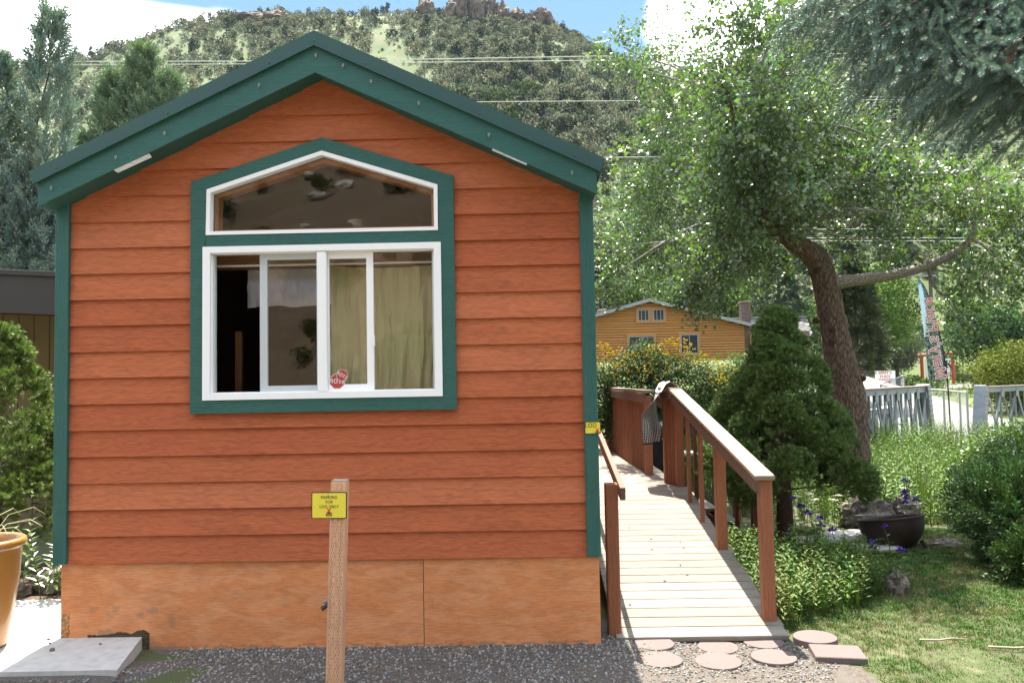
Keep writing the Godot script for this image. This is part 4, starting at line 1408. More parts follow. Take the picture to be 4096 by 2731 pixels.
# ---------------------------------------------------------------- hillside
func hill_life() -> void:
	var far := {"pale": [], "dark": [], "green": [], "sage": []}
	var tint := {"pale": PackedColorArray(), "dark": PackedColorArray(), "green": PackedColorArray(), "sage": PackedColorArray()}
	var cover := noise(101, 0.013, 3)
	var grove := noise(102, 0.02, 3)
	var alone := []
	for k in 30000:
		var s := rng.randf()
		var t := pow(rng.randf(), 0.8) * 1.03
		var p := hill_point(s, t)
		var c := cover.get_noise_2d(p.x, p.z)
		var g := grove.get_noise_2d(p.x + 300.0, p.z)
		# shrubs close ranks on the right hand and upper slopes, stand apart on the left shoulder
		var dense := 0.16 + 0.85 * smoothstep(-0.25, 0.35, c) + 0.35 * smoothstep(0.75, 1.0, t)
		dense *= lerpf(0.25, 1.0, smoothstep(-95.0, -25.0, p.x)) if t < 0.86 else 1.0
		if t < 0.35:
			dense *= 0.55
		var kind := "sage"
		var size := rng.randf_range(0.35, 0.8)
		var col := vary(0.10, 0.125, 0.06, 0.25)
		if rng.randf() < dense * 0.42:
			if g > 0.12 and t < 0.62 and rng.randf() < 0.75:
				kind = "green"
				size = rng.randf_range(1.2, 2.6)
				col = vary(0.06, 0.105, 0.027, 0.3)
			elif rng.randf() < (0.24 if t < 0.8 else 0.2):
				kind = "dark"
				size = rng.randf_range(1.3, 2.6)
				col = vary(0.05, 0.075, 0.035, 0.3)
			else:
				kind = "pale"
				size = rng.randf_range(1.3, 2.7)
				col = vary(0.22, 0.235, 0.165, 0.25)
		elif rng.randf() < 0.62:
			continue
		var bs := Basis(Vector3.UP, rng.randf() * TAU).scaled(Vector3(size, size * rng.randf_range(0.8, 1.25), size))
		var seen := Vector3(1.36, 1.77, 5.29).distance_to(p)
		if kind in ["dark", "pale", "green"] and size > 2.15 and s > 0.08 and s < 0.86 and alone.size() < 260 and rng.randf() < 0.55:
			alone.append([seen, kind, Transform3D(bs, p), col])
			continue
		far[kind].append(Transform3D(bs, p))
		tint[kind].append(col)
	var what := {"pale": ["silver_shrub", "pale silvery shrub standing among many on the hill", "shrub", "silvery shrubs on the hill", G.pale_shrub], "dark": ["juniper_bush", "dark juniper standing among the scrub on the hill", "juniper", "dark junipers on the hill", G.dark_shrub], "green": ["green_bush", "leafy green bush in the thicket low on the hill", "bush", "green bushes low on the hill", G.green_shrub]}
	var i := 0
	var shades := {}
	for a in alone:
		var w: Array = what[a[1]]
		# a few shared shades per kind
		var key := "%s%d" % [a[1], i % 5]
		if not shades.has(key):
			var m: StandardMaterial3D = M.far_leaf.duplicate()
			m.albedo_color = Color(a[3].r, a[3].g, a[3].b).linear_to_srgb()
			shades[key] = m
		var o := put(w[0], w[4][i % 4], shades[key])
		o.transform = a[2]
		tag(o, w[1], w[2], w[3])
		i += 1
	scatter_far("hillside_scrub", G.pale_shrub, far.pale, tint.pale)
	scatter_far("hillside_junipers", G.dark_shrub, far.dark, tint.dark)
	scatter_far("hillside_thicket", G.green_shrub, far.green, tint.green)
	scatter_far("sagebrush", G.green_shrub, far.sage, tint.sage)
	# the rock outcrop on the crest
	var crag := thing("rock_outcrop", "brown rock outcrop standing on the crest of the hill", "outcrop")
	var spots := [[-22.0, 8.0, 3.4], [-18.0, 9.5, 3.0], [-13.0, 11.5, 3.2], [-8.5, 10.0, 2.8], [-4.5, 8.0, 3.0], [0.5, 5.5, 3.0], [9.5, 6.5, 4.2], [-31.5, 7.0, 4.0], [5.0, 4.0, 2.4]]
	for k in spots.size():
		var q: Array = spots[k]
		var b := rock_mesh(200 + k, Vector3(q[2], q[1] * 0.75, 5.0), 0.38, 16)
		var z := -266.0 + (k % 3) * 1.5
		var y: float = hill_height(q[0], z)
		obj("boulder", b, M.cliff, crag, Vector3(q[0], y + q[1] * 0.22, z))
	for k in 2:
		var x: float = [-92.0, -82.0][k]
		var b := rock_mesh(260 + k, Vector3(7.0, 3.0, 5.0), 0.4, 14)
		tag(obj("rock_ledge", b, M.cliff, null, Vector3(x, hill_height(x, -258.0) + 0.5, -258.0)), ["dark rock ledge at the hill's left shoulder", "smaller rock ledge beside the first on the hill's left shoulder"][k], "rock", "ledges on the left shoulder")
	# scrub and rocks on the bank behind the viewer
	var w := []
	var tc := PackedColorArray()
	for k in 420:
		var p := bank_point(rng.randf_range(-24, 26), rng.randf_range(0.5, 30.0))
		var z := rng.randf_range(0.3, 1.0)
		w.append(Transform3D(Basis(Vector3.UP, rng.randf() * TAU).scaled(Vector3.ONE * z), p))
		tc.append(vary(0.10, 0.12, 0.03, 0.3))
	for k in 90:
		var p := bank_point(rng.randf_range(2.5, 14.0), rng.randf_range(5.0, 22.0))
		var z := rng.randf_range(0.6, 1.2)
		w.append(Transform3D(Basis(Vector3.UP, rng.randf() * TAU).scaled(Vector3.ONE * z), p))
		tc.append(vary(0.055, 0.10, 0.025, 0.3))
	scatter_far("bank_scrub", G.green_shrub, w, tc)
	w = []
	tc = PackedColorArray()
	for k in 220:
		var p := bank_point(rng.randf_range(-24, 26), rng.randf_range(0.5, 30.0))
		var z := rng.randf_range(0.08, 0.42)
		w.append(Transform3D(Basis(rand_dir(), rng.randf() * TAU).scaled(Vector3(z * 1.4, z, z)), p))
		tc.append(vary(0.30, 0.27, 0.23, 0.25))
	var rocks := scatter("bank_rubble", G.pebble[0], M.stone, w, tc)
	rocks.set_meta("kind", "stuff")
	tag(rocks, "pale rocks strewn over the bare bank mirrored in the windows", "rubble")


func hill_height(x: float, z: float) -> float:
	# search the loft for the ground under a place
	var best := 1e9
	var y := 0.0
	for i in range(10, 150, 1):
		for j in range(50, 104, 2):
			var p := hill_point(i / 200.0, j / 100.0)
			var d := pow(p.x - x, 2) + pow(p.z - z, 2)
			if d < best:
				best = d
				y = p.y
	return y


func scatter_far(called: String, meshes: Array, where: Array, tints: PackedColorArray) -> void:
	var lab := {"hillside_scrub": ["pale silvery scrub covering the hill", "scrub"], "hillside_junipers": ["dark junipers dotted over the hill", "junipers"], "hillside_thicket": ["green thicket filling the lower hill", "thicket"], "sagebrush": ["low sagebrush between the shrubs on the hill", "sagebrush"], "bank_scrub": ["green scrub on the bare bank mirrored in the windows", "scrub"]}
	var t := Node3D.new()
	t.name = called
	add_child(t)
	t.set_meta("kind", "stuff")
	tag(t, lab[called][0], lab[called][1])
	scatter_mix("bushes", meshes, M.far_leaf, where, tints, t)


# ---------------------------------------------------------------- trees
func branch_to(a: Vector3, c: Vector3, r0: float, r1: float, parent: Node, mt: Material, sag := 0.12) -> void:
	var b := B.new()
	var p := PackedVector3Array()
	var r := PackedFloat32Array()
	var bend := rand_dir() * a.distance_to(c) * sag
	for k in 7:
		var f := k / 6.0
		p.append(a.lerp(c, f) + bend * sin(PI * f) + rand_dir() * 0.02)
		r.append(lerpf(r0, r1, f))
	b.tube(p, r, 6)
	obj("branch", b, mt, parent)


func poplar() -> void:
	var t := thing("poplar_tree", "leaning rough barked poplar with a long limb reaching right", "tree")
	var ln := noise(111, 1.0, 2)
	var b := B.new()
	var pth := Curve3D.new()
	var smooth_p := PackedVector3Array()
	var smooth_r := PackedFloat32Array()
	for set_ in [[POPLAR_TRUNK, POPLAR_TRUNK_R, "trunk", M.bark, 44], [POPLAR_LIMB, POPLAR_LIMB_R, "limb", M.limb_bark, 14], [POPLAR_STEM, POPLAR_STEM_R, "limb", M.limb_bark, 10]]:
		smooth_p = PackedVector3Array()
		smooth_r = PackedFloat32Array()
		var P: Array = set_[0]
		for i in P.size() - 1:
			for k in 9:
				var f := k / 9.0
				smooth_p.append(P[i].cubic_interpolate(P[i + 1], P[maxi(i - 1, 0)], P[mini(i + 2, P.size() - 1)], f))
				smooth_r.append(lerpf(set_[1][i], set_[1][i + 1], f))
		b = B.new()
		b.tube(smooth_p, smooth_r, set_[4], true, 0.16 if set_[4] > 40 else 0.07, ln)
		obj(set_[2], b, set_[3], t)
	# cut stubs and knots on the trunk
	for i in TRUNK_KNOTS.size():
		var z: float = [0.045, 0.05, 0.055, 0.05, 0.05][i]
		obj("knot", rock_mesh(300 + i, Vector3(z, z, z * 0.9), 0.3, 8), M.dark_bark, t, TRUNK_KNOTS[i])
	var where := []
	var tints := PackedColorArray()
	for m in POPLAR_MASSES:
		var c: Vector3 = m[0]
		var from: Vector3 = POPLAR_TRUNK[12]
		var cands := [POPLAR_TRUNK[13], POPLAR_TRUNK[14], POPLAR_TRUNK[15], POPLAR_STEM[2], POPLAR_STEM[3], POPLAR_TRUNK[16], POPLAR_TRUNK[12]]
		if c.x > 6.1 and c.y < 3.7:
			cands = [POPLAR_LIMB[6], POPLAR_LIMB[7], POPLAR_LIMB[8], POPLAR_LIMB[4]]
		for q in cands:
			if q.distance_to(c) < from.distance_to(c) or from == POPLAR_TRUNK[12] and c.x > 6.1 and c.y < 3.7:
				from = q
		branch_to(from, c, clampf(0.012 * from.distance_to(c) + 0.006, 0.008, 0.03), 0.004, t, M.limb_bark, 0.1)
		for k in m[2]:
			var o: Vector3 = rand_dir() * m[1] * pow(rng.randf(), 0.5)
			o.z *= 1.5
			var d := (o.normalized() + rand_dir() * 0.8 + Vector3(0, -0.35, 0)).normalized()
			where.append(Transform3D(aim(d).scaled(Vector3.ONE * rng.randf_range(0.8, 1.2)), c + o))
			tints.append(vary(0.14, 0.195, 0.10, 0.38))
	scatter_mix("crown", G.poplar, M.leaf, where, tints, t)


func cone_conifer(called: String, label: String, at: Vector3, crown_lo: float, crown_hi: float, rad: float, n: int, tint: Color, trunk_r: float, seed_: int, belly := 0.85) -> void:
	# a dense dwarf spruce: a lumpy cone of short sprigs round a dark core
	var t := thing(called, label, "tree", at)
	var q := noise(seed_, 1.0, 2)
	var b := B.new()
	b.tube(PackedVector3Array([Vector3(0, -0.1, 0), Vector3(0.015, crown_lo * 0.6, 0), Vector3(0, crown_lo + 0.4, 0.01), Vector3(0, crown_hi * 0.9, 0)]), PackedFloat32Array([trunk_r * 1.2, trunk_r, trunk_r * 0.9, 0.012]), 12, true, 0.12, q)
	obj("trunk", b, M.dark_bark, t)
	var lobes := []
	for k in 84:
		var f := pow(rng.randf(), 1.1)
		var a := k * 2.399 + rng.randf() * 0.5
		lobes.append([f, a, rng.randf_range(0.10, 0.24) * lerpf(0.5, 1.15, 1.0 - f)])
	var prof := func(f: float) -> float:
		return rad * pow(1.0 - f, belly) * smoothstep(-0.12, 0.08, f)
	var where := []
	var tints := PackedColorArray()
	for k in n:
		var l: Array = lobes[rng.randi() % lobes.size()]
		var base: Vector3 = Vector3(cos(l[1]), 0, sin(l[1])) * (prof.call(l[0]) * 0.84) + Vector3(0, lerpf(crown_lo, crown_hi - 0.06, l[0]), 0)
		var o := rand_dir()
		if o.dot(Vector3(base.x, 0.25, base.z)) < -0.1:
			o = -o
		var p: Vector3 = base + o * l[2] * Vector3(1, 0.75, 1) * rng.randf_range(0.78, 1.04)
		if rng.randf() < 0.07:
			var f := rng.randf() * 0.97
			var a := rng.randf() * TAU
			var rr: float = prof.call(f) * (0.93 + 0.22 * q.get_noise_3d(cos(a) * 2.5, f * 5.0, sin(a) * 2.5))
			p = Vector3(cos(a) * rr, lerpf(crown_lo, crown_hi, f), sin(a) * rr)
			o = Vector3(cos(a), 0.4, sin(a))
		var d := (o + Vector3(0, 0.35, 0) + rand_dir() * 0.55).normalized()
		where.append(Transform3D(aim(d).scaled(Vector3.ONE * rng.randf_range(0.85, 1.35)), p))
		tints.append(vary(tint.r, tint.g, tint.b, 0.2))
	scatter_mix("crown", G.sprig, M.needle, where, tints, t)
	for k in 26:
		var l: Array = lobes[k]
		var e: Vector3 = Vector3(cos(l[1]), 0, sin(l[1])) * (prof.call(l[0]) * 0.8) + Vector3(0, lerpf(crown_lo, crown_hi, l[0]), 0)
		branch_to(Vector3(0, e.y - 0.05, 0), e, 0.012, 0.004, t, M.twig, 0.05)


func juniper(called: String, label: String, at: Vector3, spires: Array, n: int, tint: Color) -> void:
	# upright juniper: several plumes, each a column of sprays leaning up and out
	var t := thing(called, label, "tree", at)
	var b := B.new()
	b.tube(PackedVector3Array([Vector3(0, -0.2, 0), Vector3(0.05, 1.2, 0), Vector3(0, 3.0, 0)]), PackedFloat32Array([0.17, 0.13, 0.07]), 10)
	obj("trunk", b, M.dark_bark, t)
	var where := []
	var tints := PackedColorArray()
	var total := 0.0
	for s in spires:
		total += s[3] * s[4]
		branch_to(Vector3(0, s[2] * 0.5, 0), Vector3(s[0], s[2] + s[4] * 0.8, s[1]), 0.05, 0.008, t, M.twig, 0.05)
	for s in spires:
		var m := int(n * s[3] * s[4] / total)
		for k in m:
			var f := pow(rng.randf(), 0.85)
			var a := rng.randf() * TAU
			var rr: float = s[3] * (pow(1.0 - f, 0.7) * smoothstep(-0.12, 0.22, f) + 0.02) * sqrt(rng.randf_range(0.35, 1.1))
			rr *= 0.85 + 0.35 * sin(a * 3.0 + f * 9.0 + s[0] * 5.0)
			var p := Vector3(s[0] + cos(a) * rr, s[2] + s[4] * f, s[1] + sin(a) * rr)
			var d := (Vector3(cos(a) * 0.6, 0.95, sin(a) * 0.6) + rand_dir() * 0.45).normalized()
			where.append(Transform3D(aim(d).scaled(Vector3.ONE * rng.randf_range(0.8, 1.5)), p))
			tints.append(vary(tint.r, tint.g, tint.b, 0.25))
	scatter_mix("crown", G.spray, M.needle, where, tints, t)


func bush(called: String, label: String, category: String, at: Vector3, masses: Array, n: int, meshes: Array, mt: Material, tint: Color, amt := 0.25, stems := 5) -> Node3D:
	# a leafy mass of several lobes [offset, half size]; leaves sit in the outer half of each lobe
	var t := thing(called, label, category, at)
	var where := []
	var tints := PackedColorArray()
	var total := 0.0
	for m in masses:
		total += m[1].x * m[1].y
	for m in masses:
		var cnt := int(n * m[1].x * m[1].y / total)
		for k in cnt:
			var o := rand_dir()
			var p: Vector3 = m[0] + o * m[1] * rng.randf_range(0.55, 1.03)
			if p.y < 0.02:
				p.y = rng.randf_range(0.02, 0.3)
			var d := (o + Vector3(0, 0.4, 0) + rand_dir() * 0.5).normalized()
			where.append(Transform3D(aim(d).scaled(Vector3.ONE * rng.randf_range(0.75, 1.3)), p))
			tints.append(vary(tint.r, tint.g, tint.b, amt))
	scatter_mix("foliage", meshes, mt, where, tints, t)
	for k in stems:
		var m: Array = masses[k % masses.size()]
		branch_to(Vector3(m[0].x * 0.3, -0.1, m[0].z * 0.3), m[0] + rand_dir() * m[1] * 0.5, 0.02, 0.006, t, M.twig, 0.1)
	return t


func far_tree(called: String, label: String, at: Vector3, high: float, wide: float, n: int, tint: Color, group := "") -> void:
	var t := thing(called, label, "tree", at, 0.0, group)
	var b := B.new()
	b.tube(PackedVector3Array([Vector3(0, -0.5, 0), Vector3(0.1, high * 0.3, 0), Vector3(0, high * 0.7, 0.1)]), PackedFloat32Array([wide * 0.07, wide * 0.05, wide * 0.02]), 8)
	obj("trunk", b, M.twig, t)
	var where := []
	var tints := PackedColorArray()
	var lobes := []
	for k in 16:
		var o := rand_dir()
		lobes.append([Vector3(o.x * wide * 0.33, high * 0.56 + o.y * high * 0.27, o.z * wide * 0.33), rng.randf_range(0.16, 0.28) * wide])
	for k in n:
		var l: Array = lobes[k % 16]
		var o := rand_dir()
		where.append(Transform3D(aim((o + rand_dir() * 0.6).normalized()).scaled(Vector3.ONE * rng.randf_range(0.8, 1.4) * clampf(wide / 5.0, 0.6, 1.6)), l[0] + o * l[1] * rng.randf_range(0.6, 1.05)))
		tints.append(vary(tint.r, tint.g, tint.b, 0.25))
	for k in 6:
		branch_to(Vector3(0.05, high * rng.randf_range(0.2, 0.4), 0), lobes[k][0], wide * 0.02, 0.02, t, M.twig, 0.1)
	scatter_mix("crown", G.far_clump, M.far_leaf, where, tints, t)


func far_conifer(called: String, label: String, at: Vector3, high: float, wide: float, n: int, tint: Color, group := "", amt := 0.25) -> void:
	var t := thing(called, label, "tree", at, 0.0, group)
	var b := B.new()
	b.tube(PackedVector3Array([Vector3(0, -0.5, 0), Vector3(0, high * 0.9, 0)]), PackedFloat32Array([wide * 0.05, 0.03]), 8)
	obj("trunk", b, M.twig, t)
	var where := []
	var tints := PackedColorArray()
	for k in n:
		var f := pow(rng.randf(), 0.8)
		var a := rng.randf() * TAU
		var rr := wide * 0.5 * (pow(1.0 - f, 0.8) * smoothstep(-0.1, 0.12, f) + 0.03) * (0.72 + 0.28 * sin(f * 40.0 + a * 2.0)) * sqrt(rng.randf_range(0.5, 1.05))
		var d := (Vector3(cos(a), 0.15, sin(a)) + rand_dir() * 0.5).normalized()
		where.append(Transform3D(aim(d).scaled(Vector3.ONE * rng.randf_range(1.4, 2.6)), Vector3(cos(a) * rr, high * (0.06 + 0.94 * f), sin(a) * rr)))
		tints.append(vary(tint.r, tint.g, tint.b, amt))
	scatter_mix("crown", G.spray, M.needle, where, tints, t)


func blue_spruce() -> void:
	# stands right of the frame; its boughs hang into the upper corner and shade the lawn
	var t := thing("blue_spruce", "blue spruce whose drooping boughs hang into the upper right corner", "tree", Vector3(6.1, 0, 0.9))
	var b := B.new()
	b.tube(PackedVector3Array([Vector3(0, -0.2, 0), Vector3(0, 3.0, 0), Vector3(0, 8.5, 0)]), PackedFloat32Array([0.22, 0.17, 0.03]), 14)
	obj("trunk", b, M.dark_bark, t)
	var where := []
	var tints := PackedColorArray()
	var boughs := []
	for tip in SPRUCE_TIPS:
		var d: Vector3 = tip - t.position
		var flat := Vector2(d.x, d.z).length()
		boughs.append([atan2(-d.z, d.x), d.y + 0.30 * flat, flat, 0.42 * flat, 1.0])
	for k in 40:
		var f := k / 40.0
		boughs.append([k * 2.399, 3.6 + 4.6 * f, lerpf(2.3, 0.3, f), 0.5, 0.4])
	for q in boughs:
		var dirv := Vector3(cos(q[0]), 0, -sin(q[0]))
		var pth := PackedVector3Array()
		var rr := PackedFloat32Array()
		for k in 9:
			var f := k / 8.0
			pth.append(Vector3(0, q[1], 0) + dirv * q[2] * f + Vector3(0, -q[3] * f * f + 0.12 * q[2] * f, 0))
			rr.append(lerpf(0.02, 0.004, f))
		b = B.new()
		b.tube(pth, rr, 6)
		obj("bough", b, M.twig, t)
		var n := int(q[2] * 17 * q[4])
		for k in n:
			var f := 0.18 + 0.82 * k / n
			var i := mini(int(f * 8.0), 7)
			var p := pth[i].lerp(pth[i + 1], f * 8.0 - i)
			var along := (pth[i + 1] - pth[i]).normalized()
			for s in [-1.0, 1.0]:
				# side branchlet that droops, feathered with shoots
				var sd: Vector3 = along.cross(Vector3.UP).normalized() * s
				var l := lerpf(0.60, 0.14, f) * rng.randf_range(0.6, 1.1)
				var m := maxi(2, int(l / 0.085))
				for j in m:
					var g := (j + 1.0) / m
					var pp: Vector3 = p + (sd * 0.8 + along * 0.55) * l * g + Vector3(0, -0.55 * l * g * g, 0)
					var dd: Vector3 = (sd * 0.7 + along * 0.7 + Vector3(0, -0.45 * g, 0) + rand_dir() * 0.35).normalized()
					where.append(Transform3D(aim(dd).scaled(Vector3.ONE * rng.randf_range(0.8, 1.15)), pp))
					tints.append(vary(0.15, 0.225, 0.20, 0.28))
			for up in 2:
				where.append(Transform3D(aim((along * 0.8 + rand_dir() * 0.9 + Vector3(0, 0.3, 0)).normalized()).scaled(Vector3.ONE * 0.8), p))
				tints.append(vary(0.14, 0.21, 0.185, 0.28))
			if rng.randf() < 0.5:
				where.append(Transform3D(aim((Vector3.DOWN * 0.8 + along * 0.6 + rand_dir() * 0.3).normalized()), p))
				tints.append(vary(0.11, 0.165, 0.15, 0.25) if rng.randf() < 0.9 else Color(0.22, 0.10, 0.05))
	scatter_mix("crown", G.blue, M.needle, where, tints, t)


func trees() -> void:
	poplar()
	blue_spruce()
	cone_conifer("dwarf_spruce", "dense dark green dwarf spruce on a bare trunk beside the ramp", Vector3(4.05, -0.04, -3.1), 0.60, 2.50, 0.93, 18000, Color(0.105, 0.175, 0.045), 0.085, 121)
	cone_conifer("dwarf_spruce", "bright green dwarf spruce cut off by the picture's left edge", Vector3(-3.45, 0.05, -1.75), 0.35, 2.30, 0.80, 7500, Color(0.17, 0.25, 0.065), 0.07, 122, 0.7)
	juniper("juniper_tree", "tall blue green juniper at the left edge with two slender spires", Vector3(-5.9, 0, -5.9), [[0.36, 0.0, 3.6, 0.55, 3.65], [-0.35, 0.1, 3.2, 0.75, 3.3], [-0.9, 0.2, 2.6, 0.8, 3.6], [0.15, 0.3, 1.6, 1.1, 3.2], [0.75, 0.1, 1.5, 0.8, 3.0], [-0.6, 0.5, 1.2, 1.1, 3.4], [1.15, 0.2, 1.3, 0.7, 2.6], [-0.1, 0.5, 0.6, 1.3, 3.2], [-1.0, 0.4, 1.0, 1.0, 3.2], [0.9, 0.5, 0.7, 1.0, 2.8]], 8500, Color(0.22, 0.295, 0.25))
	juniper("juniper_tree", "pale green juniper rising behind the cabin's left roof slope", Vector3(-5.0, 0, -7.6), [[0.0, 0.0, 3.8, 0.75, 3.6], [-0.45, 0.1, 3.4, 0.6, 3.5], [0.5, 0.0, 3.6, 0.55, 3.3], [0.15, 0.2, 2.8, 0.9, 3.6], [-0.75, 0.3, 2.8, 0.6, 3.0], [0.8, 0.2, 2.8, 0.5, 2.9], [0.0, 0.4, 1.8, 1.2, 3.2]], 6000, Color(0.23, 0.315, 0.20))
	# behind the log house
	far_conifer("conifer_tree", "dark conifer standing behind the log house's left gable", Vector3(6.4, 2.6, -46.5), 7.0, 5.0, 1300, Color(0.03, 0.055, 0.035), "conifers behind the log house")
	far_conifer("conifer_tree", "broad dark conifer behind the log house's shingled wing", Vector3(18.0, 2.4, -46.0), 7.6, 5.5, 1800, Color(0.04, 0.075, 0.03), "conifers behind the log house")
	far_conifer("conifer_tree", "dark green conifer with rusty branch tips right of the shingled wing", Vector3(14.1, 1.5, -25.0), 4.6, 2.3, 1500, Color(0.06, 0.075, 0.028), "conifers behind the log house", 0.4)
	far_tree("broadleaf_tree", "dark broadleaf tree above the log house ridge", Vector3(10.5, 2.6, -48.0), 6.5, 6.0, 700, Color(0.07, 0.115, 0.03), "trees behind the log house")
	far_tree("broadleaf_tree", "light green broadleaf tree between the log house and its chimney", Vector3(14.0, 2.4, -50.0), 7.0, 6.0, 700, Color(0.11, 0.175, 0.04), "trees behind the log house")
	far_tree("broadleaf_tree", "bright green open tree right of the poplar trunk", Vector3(21.5, 1.5, -42.0), 7.0, 6.0, 520, Color(0.10, 0.165, 0.035), "trees behind the log house")
	far_tree("broadleaf_tree", "large dark green tree above the white car", Vector3(33.6, 1.2, -50.2), 5.4, 5.6, 800, Color(0.07, 0.125, 0.045), "trees across the road")
	far_tree("broadleaf_tree", "green tree cut off by the right edge beyond the road", Vector3(38.5, 1.2, -50.5), 5.0, 5.0, 600, Color(0.065, 0.12, 0.04), "trees across the road")
	far_tree("broadleaf_tree", "grey green olive tree directly behind the banner", Vector3(30.0, 0.8, -56.0), 5.4, 4.2, 600, Color(0.11, 0.13, 0.075), "trees across the road")
	far_tree("broadleaf_tree", "rounded dark green tree alone on the open slope", Vector3(58.0, 20.0, -108.0), 9.5, 11.0, 900, Color(0.04, 0.08, 0.025), "trees across the road")
	far_tree("yellow_shrub", "yellow green feathery shrub beside the right hand truss", Vector3(18.9, 0.2, -23.0), 2.6, 3.0, 420, Color(0.14, 0.165, 0.03))
	far_tree("dark_shrub", "dark green shrub just behind the right hand truss", Vector3(20.3, 0.2, -25.0), 2.4, 2.6, 360, Color(0.055, 0.085, 0.02))
	# shrubs between
	var rose := bush("rose_bush", "big bush covered in small yellow roses behind the ramp railing", "bush", Vector3(3.5, 0.6, -8.0), [[Vector3(-1.1, 0.75, 0), Vector3(0.7, 0.75, 0.6)], [Vector3(-0.3, 0.85, 0.1), Vector3(0.7, 0.9, 0.6)], [Vector3(0.5, 0.8, 0.2), Vector3(0.7, 0.75, 0.6)], [Vector3(-0.1, 1.35, -0.1), Vector3(0.45, 0.45, 0.4)], [Vector3(0.95, 0.5, 0.2), Vector3(0.5, 0.55, 0.5)], [Vector3(-1.6, 0.8, -0.1), Vector3(0.5, 0.75, 0.5)]], 2400, G.clump, M.leaf_dull, Color(0.07, 0.105, 0.045))
	var w := []
	var tc := PackedColorArray()
	for k in 620:
		var a := rng.randf_range(-1.8, 1.35)
		var top := 1.72 - 0.10 * a * a - (0.75 if a > 0.9 else 0.0) * (a - 0.9)
		var y := top - absf(rng.randfn(0.0, 0.28)) + 0.12 * sin(a * 5.0)
		w.append(Transform3D(Basis(rand_dir(), rng.randf() * TAU).scaled(Vector3.ONE * rng.randf_range(0.5, 0.95)), Vector3(a, y, 0.62 * sqrt(maxf(0.1, 1.0 - pow((y - 0.8) / 1.1, 2))) + rng.randf_range(-0.3, 0.12))))
		tc.append(vary(0.60, 0.43, 0.022, 0.2))
	var fl := scatter("blossoms", G.blossom, M.flower, w, tc, rose)
	fl.set_meta("kind", "stuff")
	bush("leafy_bush", "light green leafy bush between the rose bush and the dwarf spruce", "bush", Vector3(5.0, 0.35, -8.2), [[Vector3(-0.5, 0.8, 0.1), Vector3(0.6, 0.8, 0.6)], [Vector3(0.1, 1.05, 0), Vector3(0.6, 0.75, 0.5)], [Vector3(-0.7, 0.45, 0.7), Vector3(0.5, 0.55, 0.5)], [Vector3(0.3, 0.6, 0.6), Vector3(0.6, 0.65, 0.6)]], 2000, G.clump, M.leaf_dull, Color(0.10, 0.15, 0.055))
	bush("flowering_shrub", "dark leaved shrub with reddish tips behind the poplar trunk", "bush", Vector3(6.9, 0.2, -11.0), [[Vector3(-0.4, 1.0, 0), Vector3(0.8, 1.0, 0.7)], [Vector3(0.5, 0.9, 0), Vector3(0.8, 0.9, 0.7)]], 1200, G.clump, M.leaf_dull, Color(0.075, 0.12, 0.06))


